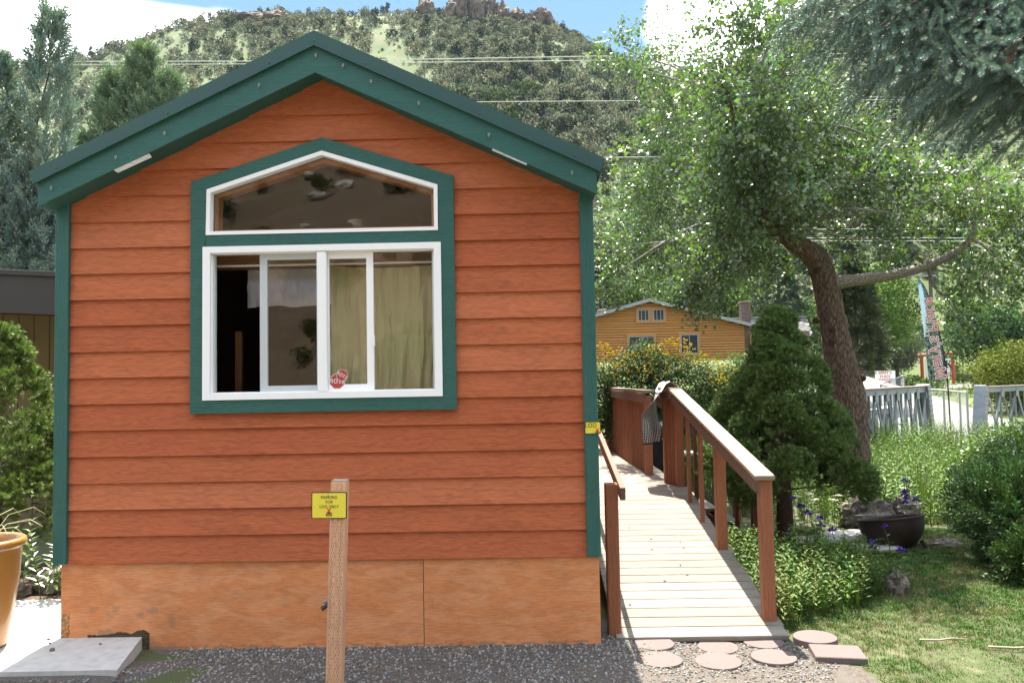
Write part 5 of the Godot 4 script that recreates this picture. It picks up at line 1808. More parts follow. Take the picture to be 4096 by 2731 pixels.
# ---------------------------------------------------------------- garden on the right
func garden() -> void:
	# lawn
	var w := []
	var tc := PackedColorArray()
	for k in 46000:
		var x := rng.randf_range(3.0, 7.6)
		var z := 2.6 - pow(rng.randf(), 0.85) * 6.6
		if x < 3.30 + 0.12 * sin(z * 3.0) and z > -0.3:
			continue
		if x < 3.2 and z < -0.1:
			continue
		var bare: float = G.lumps.get_noise_2d(x * 1.3 + 9.0, z * 2.0)
		if z > -0.4 and bare > 0.12 and rng.randf() < 0.5:
			continue
		var sc := rng.randf_range(0.6, 1.25) * (0.75 if z > 0.0 else 1.0)
		w.append(Transform3D(Basis(Vector3.UP, rng.randf() * TAU).scaled(Vector3(sc * 1.2, sc, sc * 1.2)), Vector3(x, gh(x, z) - 0.004, z)))
		tc.append(vary(0.066, 0.15, 0.018, 0.25) if rng.randf() < (0.86 if bare < 0.05 else 0.5) else vary(0.22, 0.19, 0.085, 0.2))
	var g := Node3D.new()
	g.name = "lawn_grass"
	add_child(g)
	g.set_meta("kind", "stuff")
	tag(g, "short lawn grass right of the ramp", "grass")
	scatter_mix("grass", G.tuft, M.grass, w, tc, g)
	# leafy bed along the ramp
	w = []
	tc = PackedColorArray()
	for k in 800:
		var x := rng.randf_range(3.17, 4.75)
		var z := rng.randf_range(-2.4, -0.35)
		if x > bed_edge(z):
			continue
		var sc := rng.randf_range(0.55, 1.1) * (0.8 if x > 4.2 else 1.0)
		w.append(Transform3D(Basis(Vector3.UP, rng.randf() * TAU).scaled(Vector3.ONE * sc), Vector3(x, gh(x, z), z)))
		tc.append(vary(0.105, 0.18, 0.04, 0.35) if rng.randf() < 0.85 else vary(0.12, 0.14, 0.035, 0.2))
	bed("leafy_bed", "leafy weeds and mint filling the bed beside the ramp", "weeds", G.weed, w, tc)
	w = []
	tc = PackedColorArray()
	for k in 260:
		var x := rng.randf_range(3.2, 4.7)
		var z := rng.randf_range(-2.3, -0.3)
		if x > bed_edge(z) + 0.05:
			continue
		w.append(Transform3D(Basis(Vector3.UP, rng.randf() * TAU).scaled(Vector3.ONE * rng.randf_range(0.4, 0.9)), Vector3(x, gh(x, z), z)))
		tc.append(vary(0.085, 0.13, 0.032, 0.25))
	bed("bed_grass", "long grass blades among the weeds beside the ramp", "grass", [G.tall_grass], w, tc)
	# rough growth towards the bridge
	w = []
	tc = PackedColorArray()
	for k in 3600:
		var x := rng.randf_range(3.3, 13.0)
		var z := -3.7 - pow(rng.randf(), 0.8) * 8.5
		if x < 4.4 and z > -4.9:
			continue
		if x > 2.9 and x < 4.2 and z > -6.0 and z < -3.7 and rng.randf() < 0.7:
			continue
		if x > 4.3 + (z + 9.0) * 0.2 and x < 6.3 and z > -4.1:
			continue
		var sc := rng.randf_range(0.8, 1.9)
		if x < 5.4:
			sc *= 0.6
		w.append(Transform3D(Basis(Vector3.UP, rng.randf() * TAU).scaled(Vector3(sc, sc, sc)), Vector3(x, gh(x, z), z)))
		tc.append(vary(0.125, 0.20, 0.06, 0.35))
	bed("rough_growth", "tall weeds and wild flowers between the lawn and the bridge", "weeds", G.weed, w, tc)
	w = []
	tc = PackedColorArray()
	for k in 1900:
		var x := rng.randf_range(3.4, 13.0)
		var z := -4.2 - pow(rng.randf(), 0.8) * 8.0
		if x < 4.4 and z > -4.9:
			continue
		w.append(Transform3D(Basis(Vector3.UP, rng.randf() * TAU).scaled(Vector3.ONE * rng.randf_range(0.9, 2.3)), Vector3(x, gh(x, z), z)))
		tc.append(vary(0.14, 0.185, 0.065, 0.25))
	bed("tall_grass", "tall pale grass stems below the bridge", "grass", [G.tall_grass], w, tc)
	# far meadow tufts beyond the road, as one mass
	w = []
	tc = PackedColorArray()
	for k in 2600:
		var z := -17.0 - pow(rng.randf(), 0.7) * 48.0
		var x := rng.randf_range(10.0, 14.0 + absf(z) * 0.75)
		if road_near(x, z):
			continue
		w.append(Transform3D(Basis(Vector3.UP, rng.randf() * TAU).scaled(Vector3(2.4, rng.randf_range(0.8, 1.8), 2.4) * (0.5 if z > -30.0 else 0.9)), Vector3(x, gh(x, z), z)))
		tc.append(vary(0.145, 0.20, 0.05, 0.3))
	bed("meadow", "rough green meadow beyond the bridge", "meadow", [G.tall_grass], w, tc)
	w = []
	tc = PackedColorArray()
	for k in 240:
		var z := -46.0 - pow(rng.randf(), 0.8) * 22.0
		var x := rng.randf_range(18.0, 16.0 + absf(z) * 0.75)
		if road_near(x, z):
			continue
		w.append(Transform3D(Basis(Vector3.UP, rng.randf() * TAU).scaled(Vector3.ONE * rng.randf_range(0.35, 1.0)), Vector3(x, gh(x, z), z)))
		tc.append(vary(0.10, 0.15, 0.05, 0.35))
	bed("meadow_bushes", "low bushes scattered through the meadow beyond the road", "bushes", G.green_shrub, w, tc)
	# bushes at the right edge
	bush("juniper_shrub", "spreading dark green juniper at the lawn's right edge", "bush", Vector3(5.98, -0.07, -2.2), [[Vector3(-0.05, 0.45, 0.1), Vector3(0.42, 0.38, 0.4)], [Vector3(0.35, 0.5, 0), Vector3(0.5, 0.45, 0.4)], [Vector3(0.1, 0.25, 0.4), Vector3(0.35, 0.25, 0.35)], [Vector3(0.75, 0.4, 0.3), Vector3(0.4, 0.4, 0.4)], [Vector3(-0.22, 0.62, -0.2), Vector3(0.22, 0.2, 0.25)], [Vector3(0.2, 0.75, -0.2), Vector3(0.35, 0.18, 0.3)]], 1500, G.spray, M.needle, Color(0.075, 0.14, 0.045), 0.3)
	bush("juniper_shrub", "small low juniper clump in front of the spreading one", "bush", Vector3(5.75, -0.08, -1.55), [[Vector3(0, 0.18, 0), Vector3(0.26, 0.2, 0.25)], [Vector3(0.3, 0.15, 0.1), Vector3(0.3, 0.18, 0.25)]], 420, G.spray, M.needle, Color(0.07, 0.125, 0.03), 0.3)
	bush("leafy_bush", "glossy leaved green bush above the right hand juniper", "bush", Vector3(7.2, -0.25, -4.2), [[Vector3(-0.3, 0.75, 0), Vector3(0.5, 0.5, 0.5)], [Vector3(0.2, 1.0, 0), Vector3(0.5, 0.38, 0.5)], [Vector3(0.6, 0.8, 0.2), Vector3(0.6, 0.55, 0.5)], [Vector3(-0.55, 0.5, 0.2), Vector3(0.3, 0.35, 0.3)]], 1500, G.clump, M.leaf, Color(0.115, 0.19, 0.045), 0.25)
	kettle()
	flowers()
	# rocks
	for q in [[5.38, 0.06, -4.15, 0.36, 0.26, 0.25, "mossy grey rock directly behind the iron kettle", 401], [5.85, 0.08, -4.2, 0.20, 0.22, 0.18, "smaller pitted rock right of the mossy one behind the kettle", 402], [4.40, -0.03, -1.36, 0.10, 0.17, 0.12, "upright dark rock at the lawn side of the leafy bed", 403], [5.70, -0.05, -3.05, 0.20, 0.09, 0.1, "long pale rock right of the kettle's foot", 404], [3.75, 0.05, -5.4, 0.18, 0.2, 0.18, "rough dark rock seen between the stair posts", 405], [5.26, -0.07, -2.36, 0.13, 0.035, 0.07, "flat white stone in the lawn below the kettle", 406]]:
		var b := rock_mesh(q[7], Vector3(q[3], q[4], q[5]), 0.4, 14)
		tag(obj("garden_rock", b, M.rock, null, Vector3(q[0], q[1], q[2])), q[6], "rock", "rocks about the garden")
	# flat slabs of the stepping path
	for q in [[4.93, -2.93, 0.20, 0.16, 0.2, "pale flat path slab nearest the kettle"], [4.58, -3.35, 0.36, 0.15, 0.1, "long path slab just right of the dwarf spruce trunk"], [5.0, -3.66, 0.40, 0.13, 0.15, "farther path slab behind the purple flowers"]]:
		var b := B.new()
		b.box(Vector3(0, 0, 0), Vector3(q[2] * 2, 0.07, q[3] * 2), Basis(Vector3.UP, q[4]), 0.015)
		tag(obj("path_slab", b, M.concrete, null, Vector3(q[0], gh(q[0], q[1]) + 0.01, q[1])), q[5], "slab", "path slabs")
	# a bleached stick on the grass
	for q in [[Vector3(3.98, -0.035, -0.13), Vector3(4.28, -0.025, -0.10), "bleached stick lying on the thin grass"], [Vector3(4.35, -0.035, 0.02), Vector3(4.75, -0.025, 0.10), "second bleached stick nearer the right edge"]]:
		var b := B.new()
		b.tube(PackedVector3Array([q[0], q[0].lerp(q[1], 0.35) + Vector3(0, 0.008, 0.035), q[0].lerp(q[1], 0.7) + Vector3(0, 0.004, -0.01), q[1]]), PackedFloat32Array([0.008, 0.007, 0.006, 0.003]), 6)
		tag(obj("stick", b, M.end_grain), q[2], "stick", "sticks on the grass")


func road_near(x: float, z: float) -> bool:
	for p in [Vector2(10.5, -8.0), Vector2(12.6, -13.6), Vector2(13.6, -16.8), Vector2(14.6, -20.0), Vector2(15.9, -24.0), Vector2(17.2, -28.0), Vector2(18.9, -32.5), Vector2(20.6, -37.0), Vector2(22.8, -41.5), Vector2(25.0, -46.0), Vector2(29.0, -50.5), Vector2(33.0, -54.0), Vector2(37.0, -55.3), Vector2(41.0, -56.2), Vector2(45.0, -56.8), Vector2(50.0, -57.0), Vector2(22.0, -45.0), Vector2(22.8, -48.5), Vector2(23.5, -52.0), Vector2(24.2, -56.0), Vector2(25.0, -60.0)]:
		if p.distance_to(Vector2(x, z)) < 2.6:
			return true
	return false


func bed_edge(z: float) -> float:
	return 3.2 + 0.75 * smoothstep(-0.45, -0.95, z) + 0.45 * smoothstep(-0.9, -1.4, z) + 0.2 * smoothstep(-1.5, -2.4, z)


func bed(called: String, label: String, category: String, meshes: Array, w: Array, tc: PackedColorArray) -> void:
	var g := Node3D.new()
	g.name = called
	add_child(g)
	g.set_meta("kind", "stuff")
	tag(g, label, category)
	scatter_mix("plants", meshes, M.leaf_dull, w, tc, g)


func kettle() -> void:
	# cast iron half round kettle tipped to the left, on little legs
	var t := thing("iron_kettle", "rusty black half round iron kettle standing on the lawn", "kettle", Vector3(5.20, -0.075, -3.07))
	var tilt := Basis(Vector3.BACK, 0.10) * Basis(Vector3.RIGHT, -0.15)
	var prof := PackedVector2Array()
	for k in 13:
		var a := PI / 2 * k / 12.0
		prof.append(Vector2(sin(a) * 0.325, 0.30 - cos(a) * 0.33))
	prof.append(Vector2(0.335, 0.315))
	prof.append(Vector2(0.335, 0.325))
	prof.append(Vector2(0.318, 0.325))
	for k in 13:
		var a := PI / 2 * (12 - k) / 12.0
		prof.append(Vector2(sin(a) * 0.31, 0.31 - cos(a) * 0.315))
	var b := B.new()
	b.lathe(prof, Vector3(0, 0.0, 0), 48, tilt)
	obj("bowl", b, M.iron, t)
	for k in 3:
		var a := TAU * k / 3.0 + 0.55
		b = B.new()
		b.tube(PackedVector3Array([Vector3(cos(a) * 0.24, 0.11, sin(a) * 0.24), Vector3(cos(a) * 0.275, 0.05, sin(a) * 0.275), Vector3(cos(a) * 0.27, -0.08, sin(a) * 0.27)]), PackedFloat32Array([0.026, 0.02, 0.024]), 8)
		obj("leg", b, M.iron, t)
	b = rock_mesh(420, Vector3(0.17, 0.035, 0.1), 0.2, 10)
	tag(obj("foot_stone", b, M.rock, null, Vector3(5.38, -0.07, -2.98)), "flat stone wedged under the kettle's leg", "stone")


func flowers() -> void:
	# clustered bellflowers: [x, z, heights of the heads]
	var head := B.new()
	for k in 26:
		var d := rand_dir()
		d.y = absf(d.y) * 0.9 - 0.1
		head.col = Color(1, 1, 1) * rng.randf_range(0.75, 1.25)
		leaf(head, d * 0.008, d.normalized(), rand_dir(), 0.03, 0.016, 0.5)
	var hm := head.mesh()
	var violet := mat(0.11, 0.035, 0.36, 0.7)
	violet.vertex_color_use_as_albedo = true
	violet.backlight_enabled = true
	violet.backlight = Color(0.2, 0.1, 0.5)
	var green := mat(0.10, 0.15, 0.05, 0.7)
	var what := ["tall violet bellflower behind the iron kettle, with five stacked heads", "short violet bellflower beside the tall one behind the kettle", "violet bellflower leaning across the kettle's front", "large headed violet bellflower right of the spruce trunk", "violet bellflower close left of the large headed one", "faded violet bellflower highest beside the ramp post", "small violet bellflower low at the spruce trunk's foot", "violet bellflower above the pale path slab", "dark violet bellflower at the lawn edge of the bed", "half opened violet bellflower among the weeds right of the ramp post", "withered violet bellflower lowest at the bed's edge"]
	var spots := [[5.71, -3.9, [0.52, 0.40, 0.36, 0.32, 0.27]], [5.80, -3.9, [0.30]], [4.93, -2.6, [0.24]], [4.20, -2.3, [0.40, 0.33]], [4.0, -2.3, [0.43]], [3.94, -2.4, [0.56]], [3.84, -2.3, [0.24]], [4.27, -2.2, [0.30]], [4.52, -2.0, [0.22, 0.17]], [4.05, -2.35, [0.50]], [4.66, -1.8, [0.18]]]
	for k in spots.size():
		var q: Array = spots[k]
		var t := thing("bellflower", what[k], "flower", Vector3(q[0], gh(q[0], q[1]), q[1]), 0.0, "violet bellflowers in the garden")
		var top: float = q[2][0] + 0.05
		var lean := Vector3(rng.randf_range(-0.08, 0.08), 0, rng.randf_range(-0.05, 0.05))
		var b := B.new()
		b.tube(PackedVector3Array([Vector3.ZERO, lean * 0.3 + Vector3(0, top * 0.5, 0), lean + Vector3(0, top, 0)]), PackedFloat32Array([0.005, 0.004, 0.003]), 5)
		obj("stem", b, green, t)
		b = B.new()
		for j in 7:
			var f := 0.1 + 0.12 * j
			var a := j * 2.4
			leaf(b, lean * f + Vector3(0, top * f, 0), Vector3(cos(a), 0.3, sin(a)).normalized(), Vector3.UP, 0.08, 0.03, 0.3)
		obj("leaves", b, green, t)
		for h in q[2]:
			put("flower_head", hm, violet, t, lean * (h / top) + Vector3(0, h + 0.05, 0), Basis(Vector3.UP, rng.randf() * TAU).scaled(Vector3.ONE * rng.randf_range(1.1, 1.5)))
	# pale umbels behind the kettle
	var um := B.new()
	um.col = Color(1, 1, 1)
	for k in 30:
		var a := k * 2.4
		var r := 0.035 * sqrt(k / 30.0)
		um.box(Vector3(cos(a) * r, 0.004 * cos(r * 60), sin(a) * r), Vector3(0.006, 0.004, 0.006))
	var umm := um.mesh()
	var cream := mat(0.68, 0.66, 0.52, 0.8)
	var n := 0
	for q in [[4.62, -4.3, 0.34], [4.75, -4.25, 0.38], [4.85, -4.4, 0.30], [5.0, -4.2, 0.33], [5.12, -4.35, 0.36], [4.45, -4.1, 0.28], [6.2, -5.0, 0.45], [6.5, -5.4, 0.5]]:
		var t := thing("white_umbel", "flat white flower head in the weeds behind the kettle", "flower", Vector3(q[0], gh(q[0], q[1]), q[1]), rng.randf() * TAU, "white umbels behind the kettle")
		var b := B.new()
		b.rod(Vector3.ZERO, Vector3(0.01, q[2], 0), 0.003, 4)
		obj("stem", b, green, t)
		for j in 3:
			put("flower_head", umm, cream, t, Vector3(0.03 * (j - 1), q[2] + 0.01 * (j % 2), 0.02 * (j % 2)))
		n += 1


# ---------------------------------------------------------------- near ground
func foreground() -> void:
	# gravel
	var w := []
	var tc := PackedColorArray()
	for k in 30000:
		var x := rng.randf_range(-2.3, 3.5)
		var z := rng.randf_range(-0.25, 1.5)
		if x > -1.85 and x < 1.85 and z < -0.02:
			continue
		if x < -1.06 + 0.06 * sin(z * 9.0) and z < 0.66:
			continue
		if x > 1.93 and x < 3.13 and z < -0.14:
			continue
		if x > 3.2 + 0.1 * sin(z * 7.0):
			continue
		var c: float = G.lumps.get_noise_2d(x * 2.2 + 40.0, z * 3.0)
		# thick against the skirt and by the ramp, thinner on the trodden dirt
		if c < 0.02 and rng.randf() < 0.5 and z > 0.28:
			continue
		var s := 0.0035 + 0.0075 * pow(rng.randf(), 2.0)
		w.append(Transform3D(Basis(rand_dir(), rng.randf() * TAU).scaled(Vector3.ONE * s), Vector3(x, gh(x, z) + 0.004 + s * 0.35, z)))
		tc.append(vary(0.26, 0.25, 0.235, 0.35) if rng.randf() < 0.5 else vary(0.13, 0.115, 0.10, 0.35))
	var g := Node3D.new()
	g.name = "gravel"
	add_child(g)
	g.set_meta("kind", "stuff")
	tag(g, "loose grey gravel in front of the cabin", "gravel")
	scatter_mix("pebbles", G.pebble, M.stone, w, tc, g)
	# dry straw
	w = []
	tc = PackedColorArray()
	for k in 420:
		var x := rng.randf_range(-1.2, 3.6)
		var z := rng.randf_range(0.02, 1.3)
		if G.lumps.get_noise_2d(x * 1.7 - 20.0, z * 2.0) < 0.0 and x < 2.6:
			continue
		w.append(Transform3D(Basis(Vector3.UP, rng.randf() * TAU) * Basis(Vector3.RIGHT, 1.35).scaled(Vector3(1, 0.9, 1)), Vector3(x, gh(x, z) + 0.006, z)))
		tc.append(vary(0.34, 0.22, 0.10, 0.25))
	bed("dry_straw", "dry brown straw and grass litter on the gravel", "litter", [G.tuft[0]], w, tc)
	# round pavers: [x, z, radius]
	var names_ := ["round paver nearest the ramp's left post, rear row", "round paver second in the rear row before the ramp", "round paver third in the rear row before the ramp", "round paver at the right end of the rear row, by the grass", "round paver at the left end of the front row", "round paver in the middle of the front row", "round paver at the right end of the front row"]
	var n := 0
	for q in [[2.19, -0.085, 0.135], [2.61, -0.06, 0.135], [2.935, -0.135, 0.135], [3.285, -0.14, 0.143], [2.175, 0.215, 0.145], [2.545, 0.215, 0.146], [2.91, 0.165, 0.143]]:
		var y := gh(q[0], q[1])
		var b := B.new()
		var up: float = [0.016, 0.014, 0.020, 0.045, 0.014, 0.018, 0.024][n]
		b.lathe(PackedVector2Array([Vector2(q[2] * 0.99, -0.04), Vector2(q[2], up - 0.006), Vector2(q[2] - 0.006, up), Vector2(0.0, up + 0.001)]), Vector3.ZERO, 40, Basis(Vector3.RIGHT, rng.randf_range(-0.02, 0.02)) * Basis(Vector3.BACK, rng.randf_range(-0.02, 0.02)))
		tag(obj("round_paver", b, M.paver, null, Vector3(q[0], y, q[1])), names_[n], "paver", "round pink pavers before the ramp")
		n += 1
	var sb := B.new()
	sb.box(Vector3(0, 0.012, 0), Vector3(0.31, 0.06, 0.245), Basis(Vector3.UP, -0.16), 0.005)
	tag(obj("square_paver", sb, M.paver, null, Vector3(3.325, gh(3.3, 0.14), 0.14)), "square pink paver tilted at the edge of the grass", "paver")
	# concrete slab at the left
	var cs := B.new()
	cs.prism(poly([[-4.2, -0.65], [-1.10, -0.585], [-1.25, 0.03], [-1.79, 0.02], [-1.79, 1.0], [-4.2, 0.9]]), 0.0, 0.14)
	var slab := put("concrete_slab", cs.mesh(), M.concrete, null, Vector3(0, -0.052, 0), Basis(Vector3.RIGHT, -PI / 2))
	tag(slab, "pale concrete slab wrapping the cabin's left corner", "slab")
	for q in [[-1.80, 0.10, 0.006], [-1.70, 0.24, 0.014], [-1.45, 0.13, 0.007], [-1.86, 0.02, 0.009]]:
		var pb := rock_mesh(500 + int(q[2] * 1000), Vector3(q[2] * 1.4, q[2], q[2]), 0.3, 6)
		tag(obj("loose_pebble", pb, M.rock, null, Vector3(q[0], 0.088 + q[2] * 0.6, q[1])), "tiny brown pebble lying on the concrete slab", "pebble", "pebbles on the slab")


func small_things() -> void:
	# sign post
	var t := thing("sign_post", "incised wooden post carrying the yellow parking sign", "post", Vector3(0.235, 0, 0.74))
	t.rotation.z = -0.035
	var b := B.new()
	b.box(Vector3(0, 0.55, 0), Vector3(0.089, 1.30, 0.089), Basis(), 0.006)
	obj("timber", b, M.post, t)
	b = B.new()
	for row in 62:
		for c in 4:
			if c == 1 and row % 3 == 0:
				continue
			var x: float = [-0.026, -0.014, 0.014, 0.028][c] + (0.004 if row % 2 else -0.004)
			b.box(Vector3(x, -0.04 + row * 0.019, 0.0446), Vector3(0.0022, 0.012, 0.0006))
	obj("incisions", b, M.incision, t).set_meta("kind", "stuff")
	b = B.new()
	b.box(Vector3(0, 1.2035, 0), Vector3(0.084, 0.006, 0.084), Basis(), 0.002)
	obj("top_grain", b, M.end_grain, t)
	var sg := thing("parking_sign", "yellow sign reading PARKING FOR LOO ONLY on the wooden post", "sign", Vector3(0.225, 1.068, 0.79))
	sg.rotation.z = -0.012
	sign_plate(sg, 0.202, 0.150)
	for l in [["PARKING", 0.046], ["FOR", 0.020], ["LOO ONLY", -0.006]]:
		text("lettering", l[0], 0.0235, 0.0012, M.black, sg, Vector3(0, l[1], 0.0062))
	camp_logo(sg, Vector3(0, -0.036, 0.0058), 0.034)
	# glazed pot cut off by the left edge
	t = thing("glazed_pot", "amber glazed ceramic pot at the picture's left edge", "pot", Vector3(-2.22, 0.088, 0.16))
	b = B.new()
	b.lathe(PackedVector2Array([Vector2(0.0, 0.0), Vector2(0.135, 0.0), Vector2(0.15, 0.02), Vector2(0.185, 0.22), Vector2(0.215, 0.45), Vector2(0.225, 0.60), Vector2(0.228, 0.635), Vector2(0.245, 0.645), Vector2(0.256, 0.665), Vector2(0.252, 0.69), Vector2(0.235, 0.70), Vector2(0.215, 0.69), Vector2(0.205, 0.64), Vector2(0.20, 0.60)]), Vector3.ZERO, 48)
	obj("body", b, M.glaze, t)
	b = B.new()
	b.lathe(PackedVector2Array([Vector2(0.203, 0.62), Vector2(0.0, 0.635)]), Vector3.ZERO, 24)
	obj("soil", b, M.soil, t)
	t = thing("pot_grass", "arching pale grass with a yellow bloom growing in the pot", "plant", Vector3(-2.22, 0.715, 0.16))
	b = B.new()
	b.col = Color(0.5, 0.45, 0.28)
	for k in 14:
		var a := k * 0.45 - 1.2
		var d := Vector3(cos(a), 0, sin(a))
		var l := rng.randf_range(0.25, 0.45)
		b.tube(PackedVector3Array([Vector3.ZERO, d * l * 0.4 + Vector3(0, l * 0.45, 0), d * l * 0.8 + Vector3(0, l * 0.5, 0), d * l + Vector3(0, l * 0.36, 0)]), PackedFloat32Array([0.003, 0.0025, 0.002, 0.001]), 4, false)
	obj("blades", b, mat(0.42, 0.38, 0.22, 0.7), t)
	b = B.new()
	for k in 12:
		var d := rand_dir()
		leaf(b, Vector3(0.165, 0.02, 0.06) + d * 0.006, d, rand_dir(), 0.035, 0.03, 0.3)
	obj("bloom", b, mat(0.72, 0.5, 0.03, 0.7), t)
	# white leaved plants by the slab
	var meshes := [weed_mesh(13, 0.62, 0.11, 0.028, 0.1), weed_mesh(12, 0.55, 0.10, 0.026, 0.15), weed_mesh(9, 0.35, 0.09, 0.028, 0.1)]
	var lm: StandardMaterial3D = M.leaf.duplicate()
	lm.albedo_color = lin(0.15, 0.205, 0.075)
	var labs := ["tallest leafy plant beside the cabin's left skirt", "leafy plant second from the cabin's left skirt", "short leafy plant at the slab's rear edge", "slender leafy plant nearest the pot", "low leafy plant against the left skirt edge", "bushy leafy plant behind the tallest one"]
	for k in 6:
		var p: Vector3 = [Vector3(-2.30, 0.08, -1.05), Vector3(-2.55, 0.08, -1.0), Vector3(-2.40, 0.08, -0.98), Vector3(-2.75, 0.08, -1.08), Vector3(-2.22, 0.08, -1.0), Vector3(-2.50, 0.08, -1.25)][k]
		t = thing("leafy_plant", labs[k], "plant", p, k * 1.3, "leafy plants beside the slab")
		put("stem", meshes[k % 3], lm, t)
		put("stem", meshes[(k + 1) % 3], lm, t, Vector3(0.07, 0, -0.05), Basis(Vector3.UP, 2.0))
	var mb := B.new()
	for i in 12:
		for j in 5:
			mb.quad(Vector3(-4.2 + 0.2 * i, 0.065, -0.91 - 0.3 * j), Vector3(-4.0 + 0.2 * i, 0.065, -0.91 - 0.3 * j), Vector3(-4.0 + 0.2 * i, 0.06, -1.21 - 0.3 * j), Vector3(-4.2 + 0.2 * i, 0.06, -1.21 - 0.3 * j))
	struct("planting_soil", mb, M.mulch)
	for q in [[-2.62, -1.35, 0.20, 0.22, "tan rock behind the leafy plants"], [-2.25, -1.2, 0.14, 0.10, "reddish rock beside the left skirt"], [-2.85, -1.2, 0.1, 0.09, "grey rock nearest the pot's side"]]:
		var rb := rock_mesh(520 + int(q[2] * 100), Vector3(q[2], q[3], q[2] * 0.8), 0.4, 12)
		tag(obj("border_rock", rb, M.rock, null, Vector3(q[0], 0.08, q[1])), q[4], "rock", "border rocks by the slab")
	# dark outbuilding at the left
	t = thing("outbuilding", "dark outbuilding with deep eaves in the junipers' shade at left", "building")
	for k in 14:
		b = B.new()
		b.box(Vector3(-6.2 + 0.2 * k, 1.35, -4.6), Vector3(0.194, 2.8, 0.03), Basis(), 0.006)
		obj("wall_board", b, M.tan_board, t)
	b = B.new()
	b.box(Vector3(-5.0, 1.35, -4.66), Vector3(3.2, 2.8, 0.08))
	obj("wall", b, M.tan_board, t)
	b = B.new()
	b.beam(Vector3(-7.5, 3.0, -3.25), Vector3(-3.2, 2.74, -3.25), 0.06, 0.42)
	obj("fascia", b, M.dark_roof, t)
	b = B.new()
	b.beam(Vector3(-7.5, 2.86, -3.95), Vector3(-3.2, 2.60, -3.95), 1.35, 0.03)
	obj("soffit", b, M.red_soffit, t)
	b = B.new()
	b.beam(Vector3(-7.5, 3.24, -5.0), Vector3(-3.2, 2.98, -5.0), 3.6, 0.06)
	obj("roof", b, M.dark_roof, t)
	b = B.new()
	b.lathe(PackedVector2Array([Vector2(0.0, -0.03), Vector2(0.09, -0.025), Vector2(0.11, 0.0)]), Vector3(-4.28, 2.615, -4.2), 20)
	obj("ceiling_lamp", b, M.white, t)
	# grill beyond the stair
	t = thing("gas_grill", "black gas grill with a pale side shelf behind the stair opening", "grill", Vector3(3.25, 0.25, -6.6))
	b = B.new()
	b.box(Vector3(0, 0.30, 0), Vector3(0.5, 0.5, 0.42), Basis(), 0.02)
	obj("cart", b, M.black_rough, t)
	b = B.new()
	var lid := PackedVector3Array([Vector3(-0.27, 0.62, 0), Vector3(0.27, 0.62, 0)])
	b.tube(lid, PackedFloat32Array([0.22, 0.22]), 20)
	obj("lid", b, M.black_rough, t)
	b = B.new()
	b.rod(Vector3(-0.2, 0.60, 0.26), Vector3(0.2, 0.60, 0.26), 0.012, 8)
	obj("handle", b, M.galv, t)
	b = B.new()
	b.box(Vector3(0.46, 0.36, 0.02), Vector3(0.36, 0.05, 0.36), Basis(), 0.01)
	obj("side_shelf", b, M.grey_shelf, t)
	for x in [-0.2, 0.2]:
		b = B.new()
		b.rod(Vector3(x - 0.02, 0.05, 0.1), Vector3(x + 0.02, 0.05, 0.1), 0.08, 14)
		obj("wheel", b, M.rubber, t)
	# white car and red roofed shed far off
	t = thing("parked_car", "white car half hidden in the grass under the dark tree", "car", Vector3(43.4, gh(43.4, -70.4) + 0.9, -70.4))
	b = B.new()
	b.prism(poly([[-2.1, 0.35], [2.1, 0.35], [2.15, 0.75], [1.9, 0.95], [1.25, 1.0], [0.7, 1.45], [-0.9, 1.48], [-1.6, 1.02], [-2.1, 0.9]]), -0.85, 0.85)
	obj("body", b, M.car_paint, t)
	for q in [[[-1.35, 1.02], [-0.2, 1.02], [-0.2, 1.40], [-0.85, 1.40]], [[-0.1, 1.02], [1.0, 1.02], [0.62, 1.38], [-0.1, 1.40]]]:
		b = B.new()
		b.prism(poly(q), 0.851, 0.86)
		obj("window", b, M.pane_dark, t)
	for x in [-1.35, 1.35]:
		for z in [-0.8, 0.8]:
			b = B.new()
			b.rod(Vector3(x, 0.33, z - 0.1), Vector3(x, 0.33, z + 0.1), 0.33, 16)
			obj("wheel", b, M.rubber, t)
	t = thing("small_shed", "small shed with a pinkish red roof at the far right edge", "shed", Vector3(51.9, gh(51.9, -75.0) + 1.6, -75.0))
	b = B.new()
	b.box(Vector3(0, 0.4, 0), Vector3(3.0, 1.8, 2.4))
	obj("wall", b, M.dark_wood, t)
	b = B.new()
	b.beam(Vector3(-1.8, 1.35, 0), Vector3(1.8, 1.35, 0), 3.0, 0.15)
	obj("roof", b, M.red_roof, t)
	# overhead wires
	var labels := ["uppermost overhead wire crossing behind the roof peak", "second overhead wire just under the uppermost one", "overhead wire meeting the roof halfway down its right slope", "lowest overhead wire, leaving the roof's right corner", "highest of three thin wires over the far slope", "middle of three thin wires over the far slope", "lowest of three thin wires over the far slope", "thin wire highest behind the spruce boughs", "thin wire second highest behind the spruce boughs", "thin wire low behind the spruce boughs"]
	for k in WIRES.size():
		var P: Array = WIRES[k]
		var pp := PackedVector3Array()
		var rr := PackedFloat32Array()
		for i in P.size():
			pp.append(P[i])
			rr.append([0.013, 0.013, 0.012, 0.012, 0.022, 0.022, 0.022, 0.014, 0.014, 0.016][k])
		b = B.new()
		b.tube(pp, rr, 5)
		tag(obj("overhead_wire", b, M.wire), labels[k], "wire", "overhead wires")
	# dead leaves on the ramp
	for k in 9:
		var z := rng.randf_range(-2.6, -0.3)
		b = B.new()
		leaf(b, Vector3.ZERO, Vector3(cos(k * 2.0), 0.1, sin(k * 2.0)).normalized(), Vector3.UP, 0.035, 0.018, 0.6)
		tag(obj("dead_leaf", b, M.rust, null, Vector3(rng.randf_range(2.05, 2.9), dy(z) + 0.004, z)), "small dry brown leaf lying on the ramp boards", "leaf", "dry leaves on the ramp")

